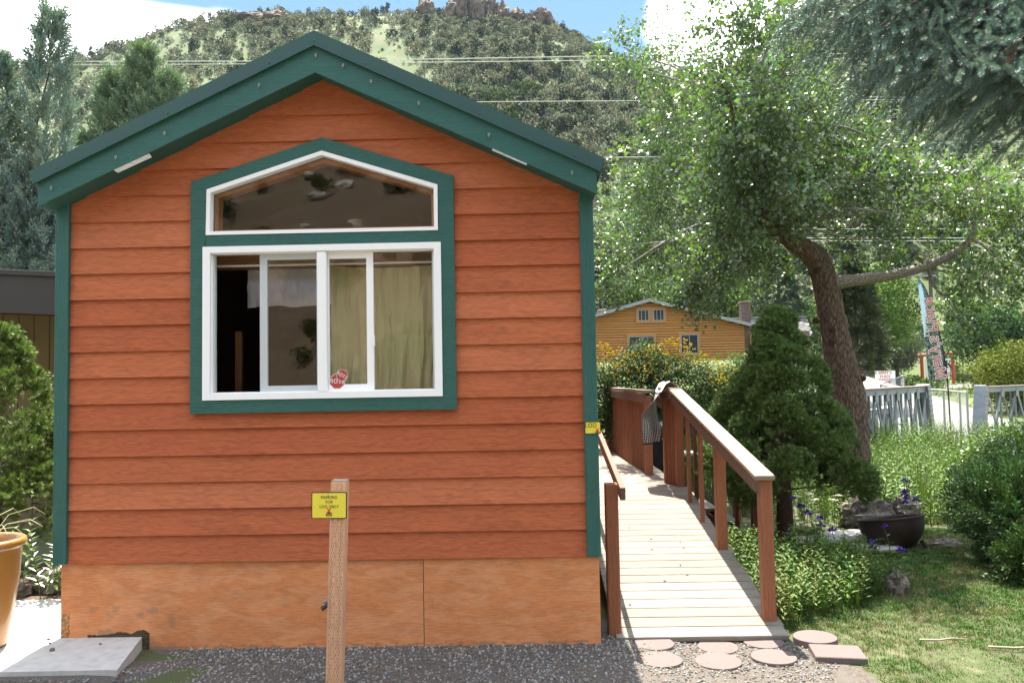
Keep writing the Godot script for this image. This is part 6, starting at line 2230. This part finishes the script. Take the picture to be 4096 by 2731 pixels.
# ---------------------------------------------------------------- mesh builder
class B:
	var v := PackedVector3Array()
	var n := PackedVector3Array()
	var uv := PackedVector2Array()
	var c := PackedColorArray()
	var col := Color(1, 1, 1)
	var off := Vector2.ZERO

	func tri(p0: Vector3, p1: Vector3, p2: Vector3, n0 := Vector3.ZERO, n1 := Vector3.ZERO, n2 := Vector3.ZERO, t0 := Vector2.ZERO, t1 := Vector2.ZERO, t2 := Vector2.ZERO) -> void:
		# corners run counterclockwise seen from the front
		if n0 == Vector3.ZERO:
			n0 = (p1 - p0).cross(p2 - p0).normalized()
			n1 = n0
			n2 = n0
		v.append(p0); v.append(p2); v.append(p1)
		n.append(n0); n.append(n2); n.append(n1)
		uv.append(t0 + off); uv.append(t2 + off); uv.append(t1 + off)
		c.append(col); c.append(col); c.append(col)

	func quad(p0: Vector3, p1: Vector3, p2: Vector3, p3: Vector3) -> void:
		# uv in metres: u along the longer side
		var a := (p1 - p0).length()
		var b := (p3 - p0).length()
		var t := [Vector2(0, 0), Vector2(a, 0), Vector2(a, b), Vector2(0, b)]
		if b > a:
			t = [Vector2(0, 0), Vector2(0, a), Vector2(b, a), Vector2(b, 0)]
		tri(p0, p1, p2, Vector3.ZERO, Vector3.ZERO, Vector3.ZERO, t[0], t[1], t[2])
		tri(p0, p2, p3, Vector3.ZERO, Vector3.ZERO, Vector3.ZERO, t[0], t[2], t[3])

	func quad_uv(p0: Vector3, p1: Vector3, p2: Vector3, p3: Vector3, t0: Vector2, t1: Vector2, t2: Vector2, t3: Vector2) -> void:
		tri(p0, p1, p2, Vector3.ZERO, Vector3.ZERO, Vector3.ZERO, t0, t1, t2)
		tri(p0, p2, p3, Vector3.ZERO, Vector3.ZERO, Vector3.ZERO, t0, t2, t3)

	func box(ce: Vector3, s: Vector3, bs := Basis(), ch := 0.0) -> void:
		# a box with chamfered edges
		var h := s * 0.5
		ch = minf(ch, minf(h.x, minf(h.y, h.z)) * 0.8)
		var ax := [Vector3(1, 0, 0), Vector3(0, 1, 0), Vector3(0, 0, 1)]
		for k in 3:
			for sg in [-1.0, 1.0]:
				var u: Vector3 = ax[(k + 1) % 3]
				var w: Vector3 = ax[(k + 2) % 3]
				var hu: float = h[(k + 1) % 3] - ch
				var hw: float = h[(k + 2) % 3] - ch
				var o: Vector3 = ax[k] * (h[k] * sg)
				if sg < 0:
					u = -u
				quad(ce + bs * (o - u * hu - w * hw), ce + bs * (o + u * hu - w * hw), ce + bs * (o + u * hu + w * hw), ce + bs * (o - u * hu + w * hw))
		if ch <= 0.0:
			return
		for k in 3:
			var i := (k + 1) % 3
			var j := (k + 2) % 3
			for si in [-1.0, 1.0]:
				for sj in [-1.0, 1.0]:
					var L: Vector3 = ax[k] * (h[k] - ch)
					var p: Vector3 = ax[i] * (h[i] * si) + ax[j] * ((h[j] - ch) * sj)
					var q: Vector3 = ax[i] * ((h[i] - ch) * si) + ax[j] * (h[j] * sj)
					if si * sj < 0:
						var t := p
						p = q
						q = t
					quad(ce + bs * (p - L), ce + bs * (q - L), ce + bs * (q + L), ce + bs * (p + L))
		for si in [-1.0, 1.0]:
			for sj in [-1.0, 1.0]:
				for sk in [-1.0, 1.0]:
					var a := Vector3(h.x * si, (h.y - ch) * sj, (h.z - ch) * sk)
					var b := Vector3((h.x - ch) * si, h.y * sj, (h.z - ch) * sk)
					var d := Vector3((h.x - ch) * si, (h.y - ch) * sj, h.z * sk)
					if si * sj * sk < 0:
						var t := b
						b = d
						d = t
					tri(ce + bs * a, ce + bs * b, ce + bs * d)

	func beam(a: Vector3, b: Vector3, wide: float, high: float, ch := 0.004, upv := Vector3.UP) -> void:
		# a square timber from a to b; "high" along upv
		var x := (b - a).normalized()
		var z := x.cross(upv).normalized()
		var y := z.cross(x)
		box((a + b) * 0.5, Vector3((b - a).length(), high, wide), Basis(x, y, z), ch)

	func prism(poly: PackedVector2Array, z0: float, z1: float) -> void:
		# polygon in xy, counterclockwise seen from +z, from z0 (back) to z1 (front)
		var ids := Geometry2D.triangulate_polygon(poly)
		for k in range(0, ids.size(), 3):
			var q := [poly[ids[k]], poly[ids[k + 1]], poly[ids[k + 2]]]
			if (q[1] - q[0]).cross(q[2] - q[0]) < 0:
				q = [q[0], q[2], q[1]]
			tri(Vector3(q[0].x, q[0].y, z1), Vector3(q[1].x, q[1].y, z1), Vector3(q[2].x, q[2].y, z1), Vector3.ZERO, Vector3.ZERO, Vector3.ZERO, q[0], q[1], q[2])
			tri(Vector3(q[0].x, q[0].y, z0), Vector3(q[2].x, q[2].y, z0), Vector3(q[1].x, q[1].y, z0), Vector3.ZERO, Vector3.ZERO, Vector3.ZERO, q[0], q[2], q[1])
		for k in poly.size():
			var a := poly[k]
			var b := poly[(k + 1) % poly.size()]
			quad(Vector3(a.x, a.y, z0), Vector3(b.x, b.y, z0), Vector3(b.x, b.y, z1), Vector3(a.x, a.y, z1))

	func tube(path: PackedVector3Array, rad: PackedFloat32Array, sides := 8, caps := true, lump := 0.0, ns: FastNoiseLite = null) -> void:
		var rings := []
		var nrm := []
		var side := Vector3.RIGHT
		var run := 0.0
		var us := []
		for i in path.size():
			var d := (path[mini(i + 1, path.size() - 1)] - path[maxi(i - 1, 0)]).normalized()
			if absf(d.dot(side)) > 0.95:
				side = Vector3.FORWARD if absf(d.z) < 0.9 else Vector3.UP
			side = (side - d * d.dot(side)).normalized()
			var o := d.cross(side)
			var ring := PackedVector3Array()
			var rn := PackedVector3Array()
			if i > 0:
				run += path[i].distance_to(path[i - 1])
			us.append(run)
			for k in sides + 1:
				var a := TAU * (k % sides) / sides
				var e := side * cos(a) + o * sin(a)
				var r := rad[i]
				if lump > 0.0 and ns:
					var pp := path[i] + e * r
					r *= 1.0 + lump * ns.get_noise_3d(pp.x * 14.0 * (1.0 if absf(d.x) < 0.5 else 0.25), pp.y * 3.0, pp.z * 14.0)
				ring.append(path[i] + e * r)
				rn.append(e)
			rings.append(ring)
			nrm.append(rn)
		for i in path.size() - 1:
			for k in sides:
				var ra := TAU * rad[i] * k / sides
				var rb := TAU * rad[i] * (k + 1) / sides
				var p: Array = [rings[i][k], rings[i][k + 1], rings[i + 1][k + 1], rings[i + 1][k]]
				var m: Array = [nrm[i][k], nrm[i][k + 1], nrm[i + 1][k + 1], nrm[i + 1][k]]
				var t := [Vector2(us[i], ra), Vector2(us[i], rb), Vector2(us[i + 1], rb), Vector2(us[i + 1], ra)]
				tri(p[0], p[1], p[2], m[0], m[1], m[2], t[0], t[1], t[2])
				tri(p[0], p[2], p[3], m[0], m[2], m[3], t[0], t[2], t[3])
		if caps:
			for e in [0, path.size() - 1]:
				var ring: PackedVector3Array = rings[e]
				for k in range(1, sides - 1):
					if e == 0:
						tri(ring[0], ring[k + 1], ring[k])
					else:
						tri(ring[0], ring[k], ring[k + 1])

	func rod(a: Vector3, b: Vector3, r: float, sides := 6) -> void:
		tube(PackedVector3Array([a, b]), PackedFloat32Array([r, r]), sides)

	func lathe(prof: PackedVector2Array, ce: Vector3, segs := 32, bs := Basis()) -> void:
		# profile (radius, height), outline walked so that the outside lies to its right going up
		var nn := []
		for i in prof.size():
			var d := prof[mini(i + 1, prof.size() - 1)] - prof[maxi(i - 1, 0)]
			nn.append(Vector2(d.y, -d.x).normalized())
		for i in prof.size() - 1:
			for k in segs:
				var q := []
				var m := []
				for e in [[i, k], [i, k + 1], [i + 1, k + 1], [i + 1, k]]:
					var a: float = -TAU * e[1] / segs
					var p: Vector2 = prof[e[0]]
					var w: Vector2 = nn[e[0]]
					q.append(ce + bs * Vector3(cos(a) * p.x, p.y, sin(a) * p.x))
					m.append(bs * Vector3(cos(a) * w.x, w.y, sin(a) * w.x))
				tri(q[0], q[1], q[2], m[0], m[1], m[2])
				tri(q[0], q[2], q[3], m[0], m[2], m[3])

	func mesh() -> ArrayMesh:
		var a := []
		a.resize(Mesh.ARRAY_MAX)
		a[Mesh.ARRAY_VERTEX] = v
		a[Mesh.ARRAY_NORMAL] = n
		a[Mesh.ARRAY_TEX_UV] = uv
		a[Mesh.ARRAY_COLOR] = c
		var m := ArrayMesh.new()
		m.add_surface_from_arrays(Mesh.PRIMITIVE_TRIANGLES, a)
		return m


# ---------------------------------------------------------------- nodes
var names := {}


func numbered(called: String) -> String:
	if not names.has(called):
		names[called] = 0
		return called
	names[called] += 1
	return "%s_%03d" % [called, names[called]]


func tag(o: Node, label: String, category: String, group := "") -> Node:
	o.set_meta("label", label)
	o.set_meta("category", category)
	if group != "":
		o.set_meta("group", group)
	return o


func thing(called: String, label: String, category: String, at := Vector3.ZERO, turn := 0.0, group := "") -> Node3D:
	var o := Node3D.new()
	o.name = numbered(called)
	add_child(o)
	o.position = at
	o.rotation.y = turn
	tag(o, label, category, group)
	return o


func put(called: String, m: Mesh, mt: Material, parent: Node = null, at := Vector3.ZERO, bs := Basis()) -> MeshInstance3D:
	var o := MeshInstance3D.new()
	o.name = numbered(called) if parent == null else called
	o.mesh = m
	o.material_override = mt
	o.transform = Transform3D(bs, at)
	if parent == null:
		add_child(o)
	else:
		parent.add_child(o, true)
	return o


func obj(called: String, b: B, mt: Material, parent: Node = null, at := Vector3.ZERO) -> MeshInstance3D:
	return put(called, b.mesh(), mt, parent, at)


func struct(called: String, b: B, mt: Material) -> MeshInstance3D:
	var o := obj(called, b, mt)
	o.set_meta("kind", "structure")
	return o


func scatter(called: String, m: Mesh, mt: Material, where: Array, tints: PackedColorArray, parent: Node = null) -> MultiMeshInstance3D:
	var mm := MultiMesh.new()
	mm.transform_format = MultiMesh.TRANSFORM_3D
	mm.use_colors = true
	mm.mesh = m
	mm.instance_count = where.size()
	for i in where.size():
		mm.set_instance_transform(i, where[i])
		mm.set_instance_color(i, tints[i])
	var o := MultiMeshInstance3D.new()
	o.name = numbered(called) if parent == null else called
	o.multimesh = mm
	o.material_override = mt
	if parent == null:
		add_child(o)
	else:
		parent.add_child(o, true)
	return o


func text(called: String, s: String, size: float, deep: float, mt: Material, parent: Node, at: Vector3, bs := Basis(), font := "Droid Sans", wt := 400) -> MeshInstance3D:
	var t := TextMesh.new()
	var f := SystemFont.new()
	f.font_names = PackedStringArray([font])
	f.font_weight = wt
	t.font = f
	t.text = s
	t.font_size = 64
	t.pixel_size = size / 64.0
	t.depth = deep
	t.curve_step = 1.0
	return put(called, t, mt, parent, at, bs)


# ---------------------------------------------------------------- materials and textures
func lin(r: float, g: float, b: float, a := 1.0) -> Color:
	var k := Color(r, g, b).linear_to_srgb()
	k.a = a
	return k


func mat(r: float, g: float, b: float, rough := 0.8) -> StandardMaterial3D:
	var m := StandardMaterial3D.new()
	m.albedo_color = lin(r, g, b)
	m.roughness = rough
	return m


func textured(m: StandardMaterial3D, t: Texture2D, sc: Vector3, h: Texture2D = null, deep := 0.0) -> StandardMaterial3D:
	m.albedo_texture = t
	m.uv1_scale = sc
	if h:
		m.heightmap_enabled = true
		m.heightmap_texture = h
		m.heightmap_scale = deep
	return m


func tri_textured(m: StandardMaterial3D, t: Texture2D, sc: float, h: Texture2D = null, deep := 0.0) -> StandardMaterial3D:
	textured(m, t, Vector3.ONE * sc, h, deep)
	m.uv1_triplanar = true
	m.uv1_world_triplanar = true
	return m


func leafy(rough := 0.5, back := 0.5, spec := 0.5) -> StandardMaterial3D:
	var m := StandardMaterial3D.new()
	m.vertex_color_use_as_albedo = true
	m.roughness = rough
	m.metallic_specular = spec
	m.cull_mode = BaseMaterial3D.CULL_DISABLED
	m.backlight_enabled = true
	m.backlight = Color(back * 0.86, back, back * 0.52)
	return m


func noise(seed_: int, freq: float, oct := 4, kind := FastNoiseLite.TYPE_SIMPLEX_SMOOTH) -> FastNoiseLite:
	var q := FastNoiseLite.new()
	q.seed = seed_
	q.noise_type = kind
	q.frequency = freq
	q.fractal_octaves = oct
	return q


func noise_image(q: FastNoiseLite, w: int, h: int) -> Image:
	var im := q.get_seamless_image(w, h)
	im.convert(Image.FORMAT_RGB8)
	return im


func ramp_tex(q: FastNoiseLite, w: int, h: int, cols: Array, fine: FastNoiseLite = null, amt := 0.0) -> ImageTexture:
	# noise through a colour ramp (linear colours, even steps), with a finer noise added before the ramp
	var a := q.get_seamless_image(w, h)
	var f: Image = fine.get_seamless_image(w, h) if fine else null
	var out := Image.create(w, h, false, Image.FORMAT_RGB8)
	var last := cols.size() - 1
	for y in h:
		for x in w:
			var t := a.get_pixel(x, y).r
			if f:
				t += (f.get_pixel(x, y).r - 0.5) * amt
			t = clampf(t, 0.0, 0.9999) * last
			var k := int(t)
			var c0: Color = cols[k]
			out.set_pixel(x, y, c0.lerp(cols[k + 1], t - k).linear_to_srgb())
	return ImageTexture.create_from_image(out)


func grain_pair(seed_: int, w: int, h: int, amt: float, rings: float, fig: float) -> Array:
	# [tone, relief]: sawn wood with cathedral figure; u runs along the grain
	var warp := noise(seed_, 1.0, 3)
	var fib := noise(seed_ + 1, 1.0, 3)
	var tone := Image.create(w, h, false, Image.FORMAT_RGB8)
	var rel := Image.create(w, h, false, Image.FORMAT_RGB8)
	for y in h:
		var vy := float(y) / h
		var ay := TAU * vy
		for x in w:
			var ux := float(x) / w
			var ax := TAU * ux
			var wv := warp.get_noise_3d(cos(ax) * 0.9 + 3.0, sin(ax) * 0.9, sin(ay) * 0.45 + cos(ay) * 0.3)
			var fb := fib.get_noise_3d(cos(ax) * 3.0, sin(ax) * 3.0 + 7.0, vy * 60.0) * minf(1.0, minf(vy, 1.0 - vy) * 20.0)
			var ring := 0.5 + 0.5 * sin(TAU * (vy * rings + wv * fig))
			ring = pow(ring, 2.2)
			var soft := 0.5 + 0.5 * warp.get_noise_3d(cos(ax) * 0.5, sin(ax) * 0.5, 9.0 + sin(ay))
			var t := clampf(0.80 + amt * (0.35 * fb + 0.25 * (soft - 0.5) - 0.10 * ring), 0.0, 1.0)
			tone.set_pixel(x, y, Color(t, t, t).linear_to_srgb())
			var r := clampf(0.55 + 0.32 * fb + 0.3 * (0.5 - ring), 0.0, 1.0)
			rel.set_pixel(x, y, Color(r, r, r))
	return [ImageTexture.create_from_image(tone), ImageTexture.create_from_image(rel)]

# ---------------------------------------------------------------- measured places (metres)
const POPLAR_TRUNK := [Vector3(5.595, -0.233, -5.093), Vector3(5.601, 0.106, -5.076), Vector3(5.583, 0.616, -5.052), Vector3(5.571, 1.182, -5.024), Vector3(5.523, 1.635, -5.001), Vector3(5.430, 2.089, -4.978), Vector3(5.364, 2.487, -4.958), Vector3(5.319, 2.770, -4.943), Vector3(5.240, 3.111, -4.926), Vector3(5.131, 3.311, -4.914), Vector3(4.912, 3.448, -4.854), Vector3(4.690, 3.584, -4.793), Vector3(4.466, 3.736, -4.682), Vector3(4.279, 3.977, -4.617), Vector3(4.149, 4.298, -4.550), Vector3(4.070, 4.738, -4.527), Vector3(3.981, 5.234, -4.502), Vector3(3.871, 5.840, -4.471)]
const POPLAR_TRUNK_R := [.27,.245,.225,.215,.205,.175,.16,.155,.15,.145,.125,.11,.095,.08,.07,.055,.04,.02]
const POPLAR_LIMB := [Vector3(5.293, 2.912, -4.936), Vector3(5.483, 2.948, -4.887), Vector3(5.772, 2.976, -4.841), Vector3(6.118, 3.012, -4.745), Vector3(6.457, 3.102, -4.646), Vector3(6.762, 3.245, -4.544), Vector3(6.927, 3.407, -4.489), Vector3(6.963, 3.601, -4.480), Vector3(6.798, 3.723, -4.471), Vector3(6.529, 3.869, -4.510), Vector3(6.254, 4.012, -4.599)]
const POPLAR_LIMB_R := [.12,.085,.072,.064,.056,.046,.04,.034,.024,.017,.009]
const POPLAR_STEM := [Vector3(4.279, 3.977, -4.617), Vector3(4.602, 4.508, -4.948), Vector3(4.810, 5.141, -5.121), Vector3(4.895, 5.760, -5.193), Vector3(4.910, 6.391, -5.263), Vector3(4.936, 7.273, -5.321)]
const POPLAR_STEM_R := [.06,.055,.05,.045,.035,.02]
const POPLAR_MASSES := [[Vector3(3.706, 5.174, -3.880), 0.36, 60], [Vector3(3.833, 4.577, -3.658), 0.40, 80], [Vector3(4.155, 4.343, -3.931), 0.41, 80], [Vector3(4.000, 3.947, -3.792), 0.35, 70], [Vector3(4.314, 4.597, -3.756), 0.40, 75], [Vector3(4.327, 4.995, -3.447), 0.34, 60], [Vector3(3.740, 4.196, -3.933), 0.41, 70], [Vector3(4.410, 3.884, -3.376), 0.29, 45], [Vector3(2.862, 6.792, -6.416), 0.26, 26], [Vector3(2.726, 6.749, -6.707), 0.15, 10], [Vector3(3.534, 7.102, -7.255), 0.39, 50], [Vector3(3.173, 6.454, -6.348), 0.30, 32], [Vector3(3.976, 6.650, -7.418), 0.50, 95], [Vector3(3.715, 6.221, -7.627), 0.51, 85], [Vector3(3.779, 5.622, -4.342), 0.30, 30], [Vector3(4.191, 6.297, -5.011), 0.26, 30], [Vector3(4.152, 6.149, -4.075), 0.26, 45], [Vector3(4.769, 5.915, -4.701), 0.39, 70], [Vector3(4.433, 6.117, -4.137), 0.29, 40], [Vector3(4.080, 5.450, -5.625), 0.58, 165], [Vector3(4.500, 5.274, -4.807), 0.57, 190], [Vector3(5.366, 5.667, -5.624), 0.49, 120], [Vector3(3.929, 5.472, -7.351), 0.64, 150], [Vector3(3.150, 4.595, -7.509), 0.57, 120], [Vector3(2.789, 3.767, -6.432), 0.42, 90], [Vector3(2.629, 3.163, -6.301), 0.29, 45], [Vector3(3.850, 4.418, -7.104), 0.73, 190], [Vector3(3.737, 3.350, -4.457), 0.49, 140], [Vector3(3.597, 3.696, -7.347), 0.53, 100], [Vector3(4.131, 4.364, -4.800), 0.62, 230], [Vector3(4.817, 4.516, -4.996), 0.57, 200], [Vector3(5.653, 5.045, -5.640), 0.55, 150], [Vector3(5.853, 4.895, -4.985), 0.34, 70], [Vector3(4.798, 3.851, -4.355), 0.35, 80], [Vector3(5.483, 4.235, -4.428), 0.32, 70], [Vector3(6.024, 4.146, -4.561), 0.33, 60], [Vector3(3.690, 2.758, -5.056), 0.26, 45], [Vector3(3.678, 3.068, -5.222), 0.32, 60], [Vector3(4.170, 3.629, -4.825), 0.45, 120], [Vector3(4.621, 3.170, -5.253), 0.26, 35], [Vector3(3.259, 5.032, -6.738), 0.47, 90], [Vector3(3.733, 6.150, -5.053), 0.23, 18], [Vector3(6.752, 3.825, -4.944), 0.28, 45], [Vector3(6.570, 3.887, -3.995), 0.34, 75], [Vector3(7.174, 4.004, -4.315), 0.37, 85], [Vector3(7.561, 3.666, -4.541), 0.38, 80], [Vector3(7.515, 3.279, -4.854), 0.36, 75], [Vector3(6.776, 2.973, -4.163), 0.23, 40], [Vector3(6.966, 2.789, -4.657), 0.21, 30], [Vector3(7.668, 2.817, -4.780), 0.25, 40], [Vector3(7.126, 2.646, -5.212), 0.20, 28], [Vector3(6.864, 2.358, -4.369), 0.12, 12], [Vector3(6.078, 3.315, -5.250), 0.18, 16], [Vector3(5.795, 3.287, -4.031), 0.15, 14], [Vector3(5.495, 3.463, -5.009), 0.16, 14], [Vector3(5.898, 3.643, -4.002), 0.21, 24], [Vector3(6.771, 4.282, -5.164), 0.23, 24], [Vector3(5.798, 3.778, -4.894), 0.20, 16], [Vector3(5.027, 7.166, -5.356), 0.48, 60], [Vector3(3.902, 6.966, -4.684), 0.40, 30], [Vector3(6.364, 4.805, -5.110), 0.20, 22], [Vector3(6.245, 4.354, -4.329), 0.19, 22]]
const HILL_RIDGE := [Vector3(-272.384, 84.730, -246.501), Vector3(-218.595, 96.994, -251.811), Vector3(-177.568, 109.637, -256.890), Vector3(-151.629, 114.761, -259.077), Vector3(-121.050, 126.698, -262.014), Vector3(-93.673, 132.461, -267.197), Vector3(-73.197, 135.967, -272.375), Vector3(-36.831, 134.664, -273.043), Vector3(-13.112, 133.910, -273.473), Vector3(-3.599, 132.182, -271.712), Vector3(12.704, 127.083, -269.225), Vector3(27.870, 113.935, -260.098), Vector3(40.421, 100.798, -245.920), Vector3(55.362, 90.661, -231.638), Vector3(64.557, 89.241, -216.840), Vector3(72.671, 94.691, -206.699), Vector3(83.990, 100.443, -201.603), Vector3(99.263, 106.871, -196.541), Vector3(130.566, 112.560, -191.781), Vector3(169.299, 117.392, -192.192), Vector3(224.689, 110.824, -193.429)]
const WIRES := [[Vector3(-15.335, 11.782, -17.984), Vector3(-4.946, 11.604, -18.165), Vector3(4.381, 11.592, -18.320), Vector3(17.703, 11.479, -18.547)],
	[Vector3(-15.337, 11.663, -17.989), Vector3(-4.947, 11.524, -18.169), Vector3(4.378, 11.459, -18.327), Vector3(17.699, 11.293, -18.556)],
	[Vector3(-4.196, 9.961, -17.255), Vector3(4.996, 9.855, -17.413), Vector3(16.995, 9.672, -17.621)],
	[Vector3(2.609, 7.934, -16.465), Vector3(5.052, 7.925, -16.506), Vector3(9.936, 7.872, -16.589), Vector3(16.286, 7.816, -16.698)],
	[Vector3(20.642, 12.836, -54.578), Vector3(31.299, 12.706, -54.761), Vector3(41.953, 12.443, -54.951)],
	[Vector3(20.630, 12.204, -54.608), Vector3(31.285, 12.007, -54.794), Vector3(41.940, 11.778, -54.983)],
	[Vector3(20.625, 11.971, -54.619), Vector3(31.281, 11.774, -54.806), Vector3(41.935, 11.511, -54.995)],
	[Vector3(18.151, 17.504, -34.285), Vector3(23.700, 17.335, -34.386), Vector3(28.582, 17.156, -34.475)],
	[Vector3(17.281, 15.137, -32.382), Vector3(22.553, 14.997, -32.477), Vector3(27.190, 14.785, -32.564)],
	[Vector3(25.026, 16.314, -44.470), Vector3(35.297, 16.346, -44.639)]]
const SPRUCE_TIPS := [Vector3(2.776, 3.661, 1.050), Vector3(2.838, 3.684, 1.250), Vector3(2.940, 3.520, 1.140), Vector3(2.989, 3.568, 1.342), Vector3(3.155, 3.487, 1.035), Vector3(3.077, 3.434, 1.434), Vector3(3.306, 3.501, 0.933), Vector3(3.247, 3.392, 0.829), Vector3(3.136, 3.284, 1.526), Vector3(3.365, 3.288, 1.222), Vector3(3.254, 3.271, 1.624), Vector3(3.471, 3.195, 1.016), Vector3(3.481, 3.181, 1.315), Vector3(3.322, 3.179, 1.718), Vector3(3.702, 3.145, 1.109), Vector3(3.508, 3.103, 1.611), Vector3(3.697, 3.044, 1.405), Vector3(3.345, 3.138, 1.816), Vector3(3.519, 3.067, 1.810), Vector3(3.638, 3.003, 1.704), Vector3(3.880, 3.008, 1.400), Vector3(3.380, 3.363, 1.526), Vector3(3.332, 3.517, 1.334), Vector3(3.493, 3.421, 1.627), Vector3(3.469, 3.152, 1.915), Vector3(3.572, 3.103, 1.911), Vector3(3.270, 3.724, 1.145), Vector3(3.573, 3.742, 1.140), Vector3(3.761, 3.572, 1.429)]
const TRUNK_KNOTS := [Vector3(5.312, 2.326, -4.824), Vector3(5.294, 2.181, -4.821), Vector3(5.141, 2.459, -4.905), Vector3(5.140, 3.088, -4.825), Vector3(5.702, 1.700, -4.901)]
